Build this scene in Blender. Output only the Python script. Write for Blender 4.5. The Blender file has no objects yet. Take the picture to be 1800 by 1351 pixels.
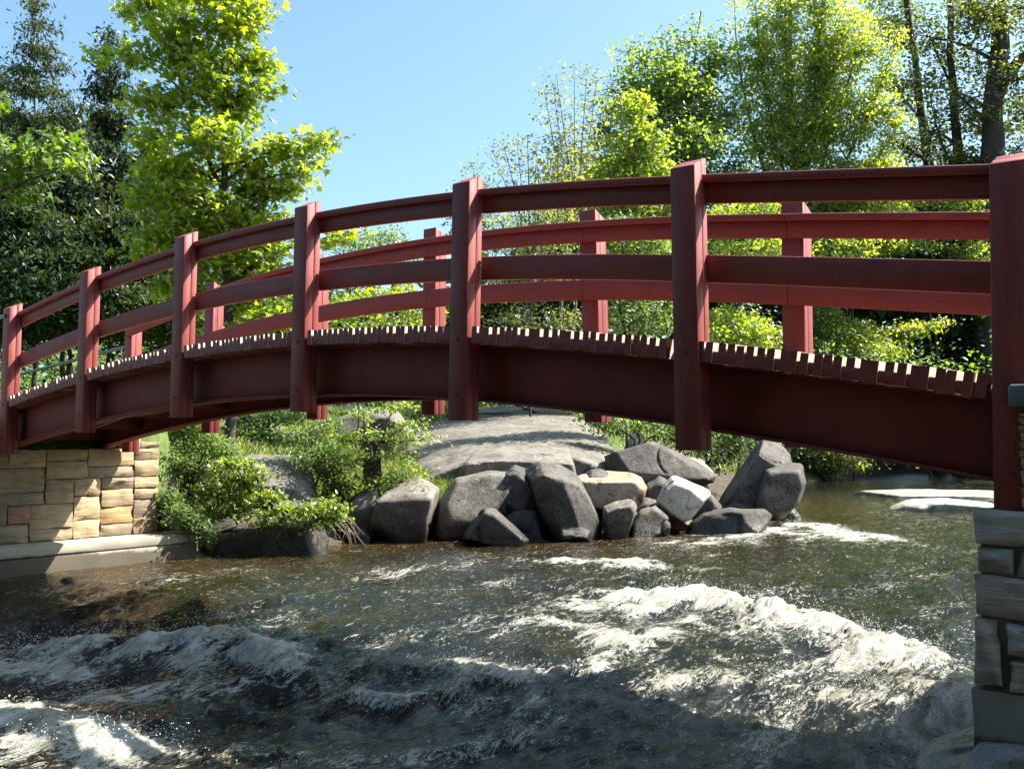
import bpy, bmesh, math, random
import numpy as np
from mathutils import Vector, Matrix

random.seed(7)
rng = np.random.default_rng(11)
scene = bpy.context.scene
R = math.radians

# ------------------------------------------------------------------ camera
EYE = 1.91                     # eye height above the river
FPX = 1748.0                   # focal length in photo pixels (photo is 1800 wide)
PHI = R(50.73)                 # angle between view axis and the bridge's length
PITCH = R(2.89)
cam_d = bpy.data.cameras.new('camera')
cam = bpy.data.objects.new('camera', cam_d)
scene.collection.objects.link(cam)
scene.camera = cam
cam_d.sensor_width = 36.0
cam_d.lens = 36.0 * FPX / 1800.0
cam_d.clip_start = 0.05
cam_d.clip_end = 2000
cam.location = (0, 0, EYE)
fwd = Vector((-math.cos(PHI) * math.cos(PITCH), math.sin(PHI) * math.cos(PITCH), math.sin(PITCH)))
cam.rotation_euler = fwd.to_track_quat('-Z', 'Y').to_euler()
_f = np.array(fwd); _r = np.array([math.sin(PHI), math.cos(PHI), 0.0]); _u = np.cross(_r, _f)
_C = np.array([0, 0, EYE])

def at(px, py, d):
    """world point seen at photo pixel (px,py) at depth d metres"""
    return _C + d * (_f + (px - 900) / FPX * _r - (py - 675.5) / FPX * _u)

def on_z(px, py, z=0.0):
    v = _f + (px - 900) / FPX * _r - (py - 675.5) / FPX * _u
    return _C + v * ((z - EYE) / v[2])

# ------------------------------------------------------------------ light
SUN_AZ, SUN_EL = R(40), R(50.0)
world = bpy.data.worlds.new("World"); scene.world = world; world.use_nodes = True
wn = world.node_tree; bg = wn.nodes['Background']
sky = wn.nodes.new('ShaderNodeTexSky'); sky.sky_type = 'NISHITA'; sky.sun_disc = False
sky.sun_elevation = SUN_EL; sky.sun_rotation = SUN_AZ
sky.air_density = 1.0; sky.dust_density = 3.0; sky.ozone_density = 1.0; sky.altitude = 200
tint = wn.nodes.new('ShaderNodeMixRGB'); tint.blend_type = 'MULTIPLY'; tint.inputs[0].default_value = 1.0
tint.inputs[2].default_value = (0.86, 1.06, 1.10, 1); wn.links.new(sky.outputs[0], tint.inputs[1])
wn.links.new(tint.outputs[0], bg.inputs[0]); bg.inputs[1].default_value = 0.082
sd = bpy.data.lights.new('sun', 'SUN'); sd.energy = 5.0; sd.angle = R(0.5); sd.color = (1.0, 0.93, 0.82)
sun = bpy.data.objects.new('sun', sd); scene.collection.objects.link(sun)
sdir = Vector((math.sin(SUN_AZ) * math.cos(SUN_EL), math.cos(SUN_AZ) * math.cos(SUN_EL), math.sin(SUN_EL)))
sun.rotation_euler = sdir.to_track_quat('Z', 'Y').to_euler()
sun.location = (0, 0, 40)
scene.view_settings.view_transform = 'Standard'; scene.view_settings.look = 'None'
scene.view_settings.exposure = 1.75; scene.view_settings.gamma = 1.0
scene.view_settings.use_curve_mapping = False
scene.render.engine = 'CYCLES'
scene.cycles.max_bounces = 6; scene.cycles.diffuse_bounces = 4; scene.cycles.glossy_bounces = 3
scene.cycles.transmission_bounces = 4; scene.cycles.transparent_max_bounces = 4
scene.cycles.sample_clamp_direct = 0; scene.cycles.sample_clamp_indirect = 3
scene.cycles.caustics_reflective = False; scene.cycles.caustics_refractive = False

# ------------------------------------------------------------------ helpers
def level(X, Y):
    """river surface: drops about a third of a metre through the rapids"""
    ys = 6.4 + 1.3 * np.clip((np.asarray(X) + 12) / 8, 0, 1)
    t = np.clip((ys - Y) / 2.5, 0, 1); return -0.36 * t * t * (3 - 2 * t)
def on_river(px, py, up=0.05):
    p = on_z(px, py, up)
    for _ in range(12): p = .5 * p + .5 * on_z(px, py, up + float(level(p[0], p[1])))
    return p
def hash3(i, j, k, s):
    n = (i * 73856093) ^ (j * 19349663) ^ (k * 83492791) ^ (s * 2654435)
    n = (n ^ (n >> 13)) * 1274126177
    n = n ^ (n >> 16)
    return (n & 0xFFFF).astype(np.float64) / 32767.5 - 1.0

def vnoise(P, s=0):
    Pi = np.floor(P).astype(np.int64); f = P - Pi; f = f * f * f * (f * (f * 6 - 15) + 10)
    o = np.zeros(len(P))
    for a in (0, 1):
        for b in (0, 1):
            for c in (0, 1):
                w = (f[:, 0] if a else 1 - f[:, 0]) * (f[:, 1] if b else 1 - f[:, 1]) * (f[:, 2] if c else 1 - f[:, 2])
                o += w * hash3(Pi[:, 0] + a, Pi[:, 1] + b, Pi[:, 2] + c, s)
    return o

def fbm(P, octs=4, s=0, gain=0.5, ridged=False):
    o = np.zeros(len(P)); a = 1.0; P = P.copy()
    for k in range(octs):
        v = vnoise(P, s + k)
        if ridged: v = 1 - 2 * np.abs(v)
        o += a * v; a *= gain; P = P * 2.03 + 7.1
    return o

class MB:
    """collects arrays of vertices and faces; build() links them as one mesh object"""
    def __init__(s): s.v = []; s.f = []; s.n = 0; s.attr = []; s.mi = []
    def add(s, V, F, rnd=None, mi=0):
        V = np.asarray(V, float); F = np.asarray(F, int)
        s.v.append(V); s.f.append(F + s.n); s.n += len(V)
        s.attr.append(np.full(len(F), rnd) if np.isscalar(rnd) else (rnd if rnd is not None else np.zeros(len(F))))
        s.mi.append(np.full(len(F), mi, int))
    def mesh(s, name, mats, smooth=False):
        me = bpy.data.meshes.new(name)
        V = np.concatenate(s.v)
        nv = len(V); me.vertices.add(nv); me.vertices.foreach_set('co', V.astype(np.float32).ravel())
        tot = np.concatenate([np.full(len(F), F.shape[1], np.int32) for F in s.f])
        idx = np.concatenate([F.ravel() for F in s.f]).astype(np.int32)
        me.loops.add(len(idx)); me.loops.foreach_set('vertex_index', idx)
        st = np.concatenate([[0], np.cumsum(tot)[:-1]]).astype(np.int32)
        me.polygons.add(len(tot)); me.polygons.foreach_set('loop_start', st)
        me.polygons.foreach_set('loop_total', tot)
        me.polygons.foreach_set('material_index', np.concatenate(s.mi).astype(np.int32))
        if smooth: me.polygons.foreach_set('use_smooth', np.ones(len(tot), bool))
        for m in (mats if isinstance(mats, (list, tuple)) else [mats]): me.materials.append(m)
        a = np.concatenate(s.attr).astype(np.float32)
        if a.any():
            at_ = me.attributes.new('rnd', 'FLOAT', 'FACE'); at_.data.foreach_set('value', a)
        me.update(calc_edges=True); me.validate()
        return me
    def build(s, name, mats, parent=None, smooth=False):
        return link(name, s.mesh(name, mats, smooth), parent)

def link(name, data, parent=None):
    o = bpy.data.objects.new(name, data); scene.collection.objects.link(o)
    if parent is not None:
        o.parent = parent
        o.matrix_parent_inverse = Matrix.Translation(-parent.location)
    return o

def tag(o, label=None, cat=None, group=None, kind=None):
    if label: o['label'] = label
    if cat: o['category'] = cat
    if group: o['group'] = group
    if kind: o['kind'] = kind
    return o

def empty(name, loc, label, cat, group=None):
    o = bpy.data.objects.new(name, None); scene.collection.objects.link(o); o.location = Vector(loc)
    return tag(o, label, cat, group)

BOXF = np.array([[0, 3, 2, 1], [4, 5, 6, 7], [0, 1, 5, 4], [1, 2, 6, 5], [2, 3, 7, 6], [3, 0, 4, 7]])
def box(mb, x0, x1, y0, y1, z0, z1, ch=0.004, mi=0, jit=0.0):
    """box with chamfered vertical/horizontal edges (24 verts)"""
    V = []; c = ch
    xs, ys, zs = (x0, x1), (y0, y1), (z0, z1)
    idx = {}
    for i in (0, 1):
        for j in (0, 1):
            for k in (0, 1):
                X, Y, Z = xs[i], ys[j], zs[k]
                dx, dy, dz = (c if i == 0 else -c), (c if j == 0 else -c), (c if k == 0 else -c)
                for ax, p in enumerate(((X, Y + dy, Z + dz), (X + dx, Y, Z + dz), (X + dx, Y + dy, Z))):
                    idx[(i, j, k, ax)] = len(V); V.append(p)
    F4 = []; F3 = []
    for ax in range(3):
        for s_ in (0, 1):
            q = []
            for (a, b) in ((0, 0), (1, 0), (1, 1), (0, 1)):
                t = [a, b]; t.insert(ax, s_); q.append(idx[(t[0], t[1], t[2], ax)])
            flip = (s_ == 0) if ax != 1 else (s_ == 1)
            F4.append(q[::-1] if flip else q)
    for ax in range(3):               # edges along ax
        o1, o2 = [a for a in range(3) if a != ax]
        for a in (0, 1):
            for b in (0, 1):
                def K(e, axx):
                    t = [0, 0, 0]; t[ax] = e; t[o1] = a; t[o2] = b
                    return idx[(t[0], t[1], t[2], axx)]
                F4.append([K(0, o1), K(1, o1), K(1, o2), K(0, o2)])
    for i in (0, 1):
        for j in (0, 1):
            for k in (0, 1): F3.append([idx[(i, j, k, 0)], idx[(i, j, k, 1)], idx[(i, j, k, 2)]])
    V = np.array(V)
    if jit: V = V + rng.normal(0, jit, V.shape)
    # orient outwards
    cen = V.mean(0)
    def fix(F):
        out = []
        for f in F:
            p = V[f]; n = np.cross(p[1] - p[0], p[2] - p[0])
            out.append(f if np.dot(n, p.mean(0) - cen) > 0 else f[::-1])
        return np.array(out)
    mb.add(V, fix(F4), mi=mi); mb.add(V, fix(F3), mi=mi)

def tube(mb, P, rad, n=6, rnd=0.0):
    P = np.asarray(P, float); rad = np.asarray(rad, float); k = len(P)
    T = np.gradient(P, axis=0); T /= np.linalg.norm(T, axis=1)[:, None] + 1e-9
    ref = np.array([0.31, 0.17, 0.94]) if abs(T[:, 2]).mean() < 0.8 else np.array([0.95, 0.2, 0.1])
    A = np.cross(T, ref); A /= np.linalg.norm(A, axis=1)[:, None] + 1e-9
    B = np.cross(T, A)
    th = np.arange(n) * 2 * math.pi / n
    V = P[:, None, :] + rad[:, None, None] * (np.cos(th)[None, :, None] * A[:, None, :] + np.sin(th)[None, :, None] * B[:, None, :])
    F = []
    i = np.arange(k - 1)[:, None]; j = np.arange(n)[None, :]
    a = i * n + j; b = i * n + (j + 1) % n
    F = np.stack([a, a + n, b + n, b], -1).reshape(-1, 4)
    mb.add(V.reshape(-1, 3), F, rnd)

# ------------------------------------------------------------------ materials
def nodemat(name):
    m = bpy.data.materials.new(name); m.use_nodes = True
    nt = m.node_tree; b = nt.nodes['Principled BSDF']
    return m, nt, b
def N(nt, t, **kw):
    n = nt.nodes.new(t)
    for k, v in kw.items():
        if k in n.inputs.keys(): n.inputs[k].default_value = v
        else: setattr(n, k, v)
    return n
def L(nt, a, b): nt.links.new(a, b)
def ramp(nt, fac, stops, interp='LINEAR'):
    r = nt.nodes.new('ShaderNodeValToRGB'); r.color_ramp.interpolation = interp
    e = r.color_ramp.elements
    while len(e) < len(stops): e.new(0.5)
    for i, (p, c) in enumerate(stops):
        e[i].position = p; e[i].color = (*c, 1) if len(c) == 3 else c
    if fac is not None: L(nt, fac, r.inputs[0])
    return r
def coords(nt, scale=(1, 1, 1), kind='Object', rand=False):
    tc = nt.nodes.new('ShaderNodeTexCoord'); mp = nt.nodes.new('ShaderNodeMapping')
    mp.inputs['Scale'].default_value = scale
    L(nt, tc.outputs[kind], mp.inputs[0])
    if rand:
        oi = nt.nodes.new('ShaderNodeObjectInfo'); mu = N(nt, 'ShaderNodeVectorMath', operation='SCALE')
        cx = N(nt, 'ShaderNodeCombineXYZ'); L(nt, oi.outputs['Random'], cx.inputs[0]); L(nt, oi.outputs['Random'], cx.inputs[1])
        L(nt, cx.outputs[0], mu.inputs[0]); mu.inputs['Scale'].default_value = 37.0
        L(nt, mu.outputs[0], mp.inputs['Location'])
        return mp.outputs[0], oi
    return mp.outputs[0]
def noise(nt, vec, scale, detail=4, rough=0.55, dist=0.0):
    n = N(nt, 'ShaderNodeTexNoise'); n.inputs['Scale'].default_value = scale; n.inputs['Detail'].default_value = detail
    n.inputs['Roughness'].default_value = rough; n.inputs['Distortion'].default_value = dist
    L(nt, vec, n.inputs['Vector']); return n.outputs['Fac']
def bump(nt, h, b, strength=0.3, dist=0.01, normal=None):
    n = N(nt, 'ShaderNodeBump'); n.inputs['Strength'].default_value = strength; n.inputs['Distance'].default_value = dist
    L(nt, h, n.inputs['Height'])
    if normal: L(nt, normal, n.inputs['Normal'])
    L(nt, n.outputs[0], b.inputs['Normal']); return n.outputs[0]

def red_paint(name, axis):
    m, nt, b = nodemat(name)
    sc = {'x': (1.2, 26, 26), 'z': (26, 26, 1.2), 'y': (26, 1.2, 26)}[axis]
    v, oi = coords(nt, sc, rand=True)
    v2, _ = coords(nt, (1, 1, 1), rand=True)
    g = noise(nt, v, 1.6, 5, 0.6, 0.4); w = noise(nt, v2, 2.3, 5, 0.6)
    checks = ramp(nt, noise(nt, v, 2.4, 3, 0.5, 0.3), [(0.0, (0, 0, 0)), (0.33, (0, 0, 0)), (0.36, (1, 1, 1)), (1, (1, 1, 1))])
    base = ramp(nt, w, [(0.2, (0.20, 0.034, 0.031)), (0.55, (0.25, 0.046, 0.041)), (0.85, (0.31, 0.068, 0.058))])
    mx = N(nt, 'ShaderNodeMixRGB', blend_type='MULTIPLY'); mx.inputs[0].default_value = 0.8
    L(nt, base.outputs[0], mx.inputs[1])
    gr = ramp(nt, g, [(0.25, (0.72, 0.68, 0.68)), (0.6, (1, 1, 1))]); L(nt, gr.outputs[0], mx.inputs[2])
    # worn, chalky spots
    sp = ramp(nt, noise(nt, v2, 21, 4, 0.7), [(0.62, (0, 0, 0)), (0.68, (1, 1, 1))])
    mx2 = N(nt, 'ShaderNodeMixRGB'); L(nt, mx.outputs[0], mx2.inputs[1]); mx2.inputs[2].default_value = (0.40, 0.11, 0.09, 1)
    f = N(nt, 'ShaderNodeMath', operation='MULTIPLY'); L(nt, sp.outputs[0], f.inputs[0]); f.inputs[1].default_value = 0.5
    L(nt, f.outputs[0], mx2.inputs[0])
    mx3 = N(nt, 'ShaderNodeMixRGB', blend_type='MULTIPLY'); mx3.inputs[0].default_value = 0.35
    L(nt, mx2.outputs[0], mx3.inputs[1]); L(nt, checks.outputs[0], mx3.inputs[2])
    L(nt, mx3.outputs[0], b.inputs['Base Color'])
    rr = ramp(nt, w, [(0.3, (0.5,) * 3), (0.7, (0.72,) * 3)]); L(nt, rr.outputs[0], b.inputs['Roughness'])
    h = N(nt, 'ShaderNodeMath', operation='ADD'); L(nt, g, h.inputs[0]); L(nt, checks.outputs[0], h.inputs[1])
    bump(nt, h.outputs[0], b, 0.35, 0.004)
    return m
M_px, M_pz, M_py = red_paint('red_paint_along', 'x'), red_paint('red_paint_upright', 'z'), red_paint('red_paint_across', 'y')

def simple(name, c1, c2, scale=6, rough=0.8, bs=0.4, bd=0.01, sc=(1, 1, 1), detail=6, metal=0, rand=True):
    m, nt, b = nodemat(name)
    v, _ = coords(nt, sc, rand=True)
    n1 = noise(nt, v, scale, detail, 0.6); n2 = noise(nt, v, scale * 6, 4, 0.6)
    r = ramp(nt, n1, [(0.3, c1), (0.7, c2)]); L(nt, r.outputs[0], b.inputs['Base Color'])
    b.inputs['Roughness'].default_value = rough; b.inputs['Metallic'].default_value = metal
    a = N(nt, 'ShaderNodeMath', operation='MULTIPLY_ADD'); a.inputs[1].default_value = 0.4
    L(nt, n2, a.inputs[0]); L(nt, n1, a.inputs[2]); bump(nt, a.outputs[0], b, bs, bd)
    return m
M_wood = simple('bare_deck_wood', (0.5, 0.43, 0.33), (0.78, 0.7, 0.56), 3, 0.8, 0.3, 0.003, (20, 1, 20))
M_top = simple('worn_plank_top', (0.12, 0.06, 0.045), (0.2, 0.12, 0.09), 3, 0.85, 0.3, 0.003, (20, 1, 20))
M_steel = simple('painted_girder', (0.17, 0.03, 0.029), (0.25, 0.046, 0.043), 2.5, 0.75, 0.15, 0.004)
M_pipe = simple('galvanised_pipe', (0.12, 0.13, 0.135), (0.2, 0.21, 0.22), 5, 0.4, 0.1, 0.002, metal=0.8)
M_bark = simple('dark_bark', (0.025, 0.02, 0.015), (0.085, 0.068, 0.05), 3, 0.95, 0.9, 0.03, (6, 6, 1.2))
M_bark2 = simple('grey_bark', (0.07, 0.06, 0.05), (0.17, 0.15, 0.125), 4, 0.95, 0.7, 0.01, (6, 6, 1.2))
M_twig = simple('dry_twigs', (0.16, 0.12, 0.08), (0.32, 0.26, 0.18), 4, 0.9, 0.3, 0.004)
M_slate = simple('slate_cap', (0.07, 0.085, 0.09), (0.13, 0.15, 0.155), 5, 0.6, 0.3, 0.006)
M_mortar = simple('dark_mortar', (0.085, 0.078, 0.068), (0.16, 0.145, 0.12), 14, 0.95, 0.8, 0.01)
M_bolt = simple('rusty_bolt', (0.04, 0.018, 0.014), (0.08, 0.03, 0.022), 20, 0.7, 0.3, 0.002)

def stone_mat(name, stops, wetline=False):
    m, nt, b = nodemat(name)
    v, oi = coords(nt, (1, 1, 1), rand=True)
    st, _ = coords(nt, (1.3, 1.3, 9), rand=True)
    n1 = noise(nt, st, 1.4, 5, 0.6, 1.2); n2 = noise(nt, v, 9, 8, 0.62)
    r = ramp(nt, oi.outputs['Random'], stops)
    mul = ramp(nt, n1, [(0.25, (0.62, 0.58, 0.54)), (0.5, (0.95, 0.92, 0.88)), (0.75, (1.15, 1.1, 1.0))])
    mx = N(nt, 'ShaderNodeMixRGB', blend_type='MULTIPLY'); mx.inputs[0].default_value = 1
    L(nt, r.outputs[0], mx.inputs[1]); L(nt, mul.outputs[0], mx.inputs[2])
    sp = ramp(nt, n2, [(0.3, (0.7, 0.68, 0.66)), (0.55, (1, 1, 1))])
    mx2 = N(nt, 'ShaderNodeMixRGB', blend_type='MULTIPLY'); mx2.inputs[0].default_value = 0.8
    L(nt, mx.outputs[0], mx2.inputs[1]); L(nt, sp.outputs[0], mx2.inputs[2])
    L(nt, mx2.outputs[0], b.inputs['Base Color']); b.inputs['Roughness'].default_value = 0.88
    a = N(nt, 'ShaderNodeMath', operation='MULTIPLY_ADD'); a.inputs[1].default_value = 0.6
    L(nt, n2, a.inputs[0]); L(nt, n1, a.inputs[2]); bump(nt, a.outputs[0], b, 0.8, 0.02)
    return m
M_sand = stone_mat('sandstone', [(0.0, (0.20, 0.14, 0.09)), (0.18, (0.32, 0.24, 0.15)), (0.38, (0.44, 0.33, 0.2)), (0.55, (0.25, 0.2, 0.15)), (0.75, (0.48, 0.37, 0.23)), (0.86, (0.34, 0.18, 0.12)), (1, (0.46, 0.30, 0.14))])
M_grey = stone_mat('grey_limestone', [(0.0, (0.34, 0.35, 0.33)), (0.5, (0.46, 0.46, 0.43)), (0.8, (0.42, 0.38, 0.33)), (1, (0.52, 0.47, 0.39))])

def concrete():
    m, nt, b = nodemat('weathered_concrete')
    v = coords(nt); g = N(nt, 'ShaderNodeNewGeometry'); sx = N(nt, 'ShaderNodeSeparateXYZ'); L(nt, g.outputs['Position'], sx.inputs[0])
    n1 = noise(nt, v, 2.2, 6, 0.6); n2 = noise(nt, v, 26, 5, 0.6)
    r = ramp(nt, n1, [(0.3, (0.2, 0.18, 0.145)), (0.7, (0.32, 0.295, 0.24))])
    a = N(nt, 'ShaderNodeMath', operation='MULTIPLY_ADD'); L(nt, n1, a.inputs[0]); a.inputs[1].default_value = -0.35; L(nt, sx.outputs[2], a.inputs[2])
    wet = ramp(nt, a.outputs[0], [(0.0, (0.22, 0.2, 0.17)), (0.02, (0.3, 0.26, 0.22)), (0.06, (1, 1, 1))])
    mx = N(nt, 'ShaderNodeMixRGB', blend_type='MULTIPLY'); mx.inputs[0].default_value = 1
    L(nt, r.outputs[0], mx.inputs[1]); L(nt, wet.outputs[0], mx.inputs[2]); L(nt, mx.outputs[0], b.inputs['Base Color'])
    b.inputs['Roughness'].default_value = 0.9
    h = N(nt, 'ShaderNodeMath', operation='ADD'); L(nt, n1, h.inputs[0]); L(nt, n2, h.inputs[1]); bump(nt, h.outputs[0], b, 0.3, 0.008)
    return m
M_conc = concrete()

def rock_mat(name, ca, cb, cc, lichen=0.5, wet=0.12):
    m, nt, b = nodemat(name)
    v, _ = coords(nt, rand=True)
    g = N(nt, 'ShaderNodeNewGeometry'); sx = N(nt, 'ShaderNodeSeparateXYZ'); L(nt, g.outputs['Position'], sx.inputs[0])
    n1 = noise(nt, v, 1.1, 7, 0.62, 0.6); n2 = noise(nt, v, 5, 8, 0.7); n3 = noise(nt, v, 40, 4, 0.7)
    r = ramp(nt, n1, [(0.28, ca), (0.5, cb), (0.72, cc)])
    r2 = ramp(nt, n3, [(0.35, (0.6, 0.6, 0.6)), (0.5, (1, 1, 1)), (0.68, (1.3, 1.28, 1.22))])
    mx = N(nt, 'ShaderNodeMixRGB', blend_type='MULTIPLY'); mx.inputs[0].default_value = 0.8
    L(nt, r.outputs[0], mx.inputs[1]); L(nt, r2.outputs[0], mx.inputs[2])
    li = ramp(nt, n2, [(0.58, (0, 0, 0)), (0.66, (1, 1, 1))]); f = N(nt, 'ShaderNodeMath', operation='MULTIPLY'); f.inputs[1].default_value = lichen
    L(nt, li.outputs[0], f.inputs[0])
    mx2 = N(nt, 'ShaderNodeMixRGB'); L(nt, f.outputs[0], mx2.inputs[0]); L(nt, mx.outputs[0], mx2.inputs[1]); mx2.inputs[2].default_value = (0.42, 0.41, 0.33, 1)
    dk = ramp(nt, noise(nt, v, 2.7, 6, 0.7, 1.5), [(0.5, (1, 1, 1)), (0.62, (0.5, 0.47, 0.43))])
    mx4 = N(nt, 'ShaderNodeMixRGB', blend_type='MULTIPLY'); mx4.inputs[0].default_value = 0.7
    L(nt, mx2.outputs[0], mx4.inputs[1]); L(nt, dk.outputs[0], mx4.inputs[2])
    a = N(nt, 'ShaderNodeMath', operation='MULTIPLY_ADD'); L(nt, n2, a.inputs[0]); a.inputs[1].default_value = -0.25; L(nt, sx.outputs[2], a.inputs[2])
    we = ramp(nt, a.outputs[0], [(0.0, (0.2, 0.18, 0.16)), (max(wet, 0), (0.3, 0.28, 0.26)), (max(wet, 0) + 0.12, (0.62, 0.6, 0.57)), (max(wet, 0) + 0.42, (1, 1, 1))] if wet > 0 else [(0.0, (0.8, 0.8, 0.78)), (0.05, (1, 1, 1))])  # darker towards the water: wet stain plus painted-in shade of the rock fronts
    ck = noise(nt, v, 1.5, 3, 0.5, 1.2); cka = N(nt, 'ShaderNodeMath', operation='SUBTRACT'); L(nt, ck, cka.inputs[0]); cka.inputs[1].default_value = 0.5
    ckb = N(nt, 'ShaderNodeMath', operation='ABSOLUTE'); L(nt, cka.outputs[0], ckb.inputs[0]); crk = ramp(nt, ckb.outputs[0], [(0.0, (0.12,) * 3), (0.004, (0.3,) * 3), (0.009, (1, 1, 1))])
    mxc = N(nt, 'ShaderNodeMixRGB', blend_type='MULTIPLY'); mxc.inputs[0].default_value = 1; L(nt, we.outputs[0], mxc.inputs[1]); L(nt, crk.outputs[0], mxc.inputs[2])
    mx3 = N(nt, 'ShaderNodeMixRGB', blend_type='MULTIPLY'); mx3.inputs[0].default_value = 1
    L(nt, mx4.outputs[0], mx3.inputs[1]); L(nt, mxc.outputs[0], mx3.inputs[2]); L(nt, mx3.outputs[0], b.inputs['Base Color'])
    ro = ramp(nt, a.outputs[0], [(0.0, (0.25,) * 3), (max(wet, 0) + 0.1, (0.85,) * 3)]); L(nt, ro.outputs[0], b.inputs['Roughness'])
    h = N(nt, 'ShaderNodeMath', operation='MULTIPLY_ADD'); h.inputs[1].default_value = 0.25; L(nt, n3, h.inputs[0]); L(nt, n2, h.inputs[2])
    bump(nt, h.outputs[0], b, 0.7, 0.05)
    return m
M_rock = rock_mat('grey_granite', (0.085, 0.077, 0.067), (0.15, 0.138, 0.12), (0.22, 0.202, 0.17))
M_rockd = rock_mat('dark_granite', (0.045, 0.041, 0.038), (0.085, 0.078, 0.071), (0.15, 0.135, 0.115), 0.22)
M_ledge = rock_mat('cool_grey_ledge', (0.16, 0.17, 0.17), (0.26, 0.27, 0.27), (0.40, 0.41, 0.40), 0.4, wet=-.5)
M_rockt = rock_mat('tan_granite', (0.22, 0.15, 0.09), (0.34, 0.25, 0.17), (0.45, 0.36, 0.27), 0.35)
M_rockp = rock_mat('pale_granite', (0.34, 0.31, 0.25), (0.5, 0.47, 0.4), (0.62, 0.58, 0.5), 0.6, wet=-0.12)

def leaf_mat(name, c1, c2, c3, trans=0.5, rough=0.55, gl=0.9):
    m = bpy.data.materials.new(name); m.use_nodes = True; nt = m.node_tree; nt.nodes.clear()
    out = N(nt, 'ShaderNodeOutputMaterial')
    at_ = N(nt, 'ShaderNodeAttribute', attribute_name='rnd')
    r = ramp(nt, at_.outputs['Fac'], [(0.0, c1), (0.5, c2), (1.0, c3)])
    d = N(nt, 'ShaderNodeBsdfDiffuse'); L(nt, r.outputs[0], d.inputs[0])
    t = N(nt, 'ShaderNodeBsdfTranslucent')
    tm = N(nt, 'ShaderNodeMixRGB', blend_type='MULTIPLY'); tm.inputs[0].default_value = 1; tm.inputs[2].default_value = (2.1, 1.9, 0.5, 1)
    L(nt, r.outputs[0], tm.inputs[1]); L(nt, tm.outputs[0], t.inputs[0])
    g = N(nt, 'ShaderNodeBsdfGlossy'); g.inputs['Roughness'].default_value = rough; g.inputs[0].default_value = (gl, gl, gl, 1)
    m1 = N(nt, 'ShaderNodeMixShader'); m1.inputs[0].default_value = trans
    L(nt, d.outputs[0], m1.inputs[1]); L(nt, t.outputs[0], m1.inputs[2])
    m2 = N(nt, 'ShaderNodeMixShader'); fr = N(nt, 'ShaderNodeFresnel'); fr.inputs[0].default_value = 1.16
    L(nt, fr.outputs[0], m2.inputs[0]); L(nt, m1.outputs[0], m2.inputs[1]); L(nt, g.outputs[0], m2.inputs[2])
    L(nt, m2.outputs[0], out.inputs[0]); return m
M_maple = leaf_mat('maple_leaf', (0.12, 0.20, 0.012), (0.22, 0.33, 0.02), (0.36, 0.43, 0.04), 0.62)
M_maple2 = leaf_mat('silver_maple_leaf', (0.11, 0.18, 0.024), (0.19, 0.29, 0.04), (0.32, 0.38, 0.07), 0.6)
M_mid = leaf_mat('green_leaf', (0.05, 0.115, 0.016), (0.095, 0.185, 0.026), (0.17, 0.27, 0.045), 0.5)
M_birch = leaf_mat('birch_leaf', (0.08, 0.15, 0.03), (0.15, 0.25, 0.05), (0.25, 0.35, 0.08), 0.58)
M_silver = leaf_mat('silver_maple_leaf', (0.14, 0.22, 0.03), (0.24, 0.34, 0.05), (0.38, 0.44, 0.09), 0.62)
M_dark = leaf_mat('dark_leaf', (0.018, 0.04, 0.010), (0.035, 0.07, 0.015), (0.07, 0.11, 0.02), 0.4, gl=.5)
M_cedar = leaf_mat('cedar_spray', (0.014, 0.034, 0.013), (0.03, 0.062, 0.022), (0.07, 0.10, 0.03), 0.25, gl=.3)
M_cedarg = leaf_mat('grey_cedar_spray', (0.03, 0.05, 0.025), (0.06, 0.09, 0.04), (0.12, 0.15, 0.07), 0.25, gl=.3)
M_olive = leaf_mat('willow_leaf', (0.10, 0.14, 0.035), (0.18, 0.23, 0.06), (0.3, 0.33, 0.12), 0.5)
M_oak = leaf_mat('oak_leaf', (0.04, 0.065, 0.015), (0.09, 0.13, 0.025), (0.24, 0.26, 0.05), 0.5)
M_grass = leaf_mat('grass_blade', (0.08, 0.13, 0.02), (0.13, 0.2, 0.03), (0.26, 0.28, 0.08), 0.4)

# ------------------------------------------------------------------ ground
S = 2.1                                    # bay length of the bridge in metres
P0, T0, WD = 2.913 * S, 0.599 * S, 0.856 * S
PW, PD, PL, PH = 0.093 * S, 0.082 * S, 0.988 * S, 0.0385 * S
def nx(n): return -(T0 + n * S)            # world x of post line n
ZT = np.array([.779, .934, 1.048, 1.093, 1.076, 1.002, .862]) * S
_pz = np.polyfit(np.arange(7), ZT, 4)
def ztop(n):
    n = np.asarray(n, float); lo, hi = 0.0, 6.0
    v = np.polyval(_pz, np.clip(n, lo, hi))
    dlo = np.polyval(np.polyder(_pz), lo); dhi = np.polyval(np.polyder(_pz), hi)
    return EYE + v + np.where(n < lo, (n - lo) * dlo, 0) + np.where(n > hi, (n - hi) * dhi, 0)

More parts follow.
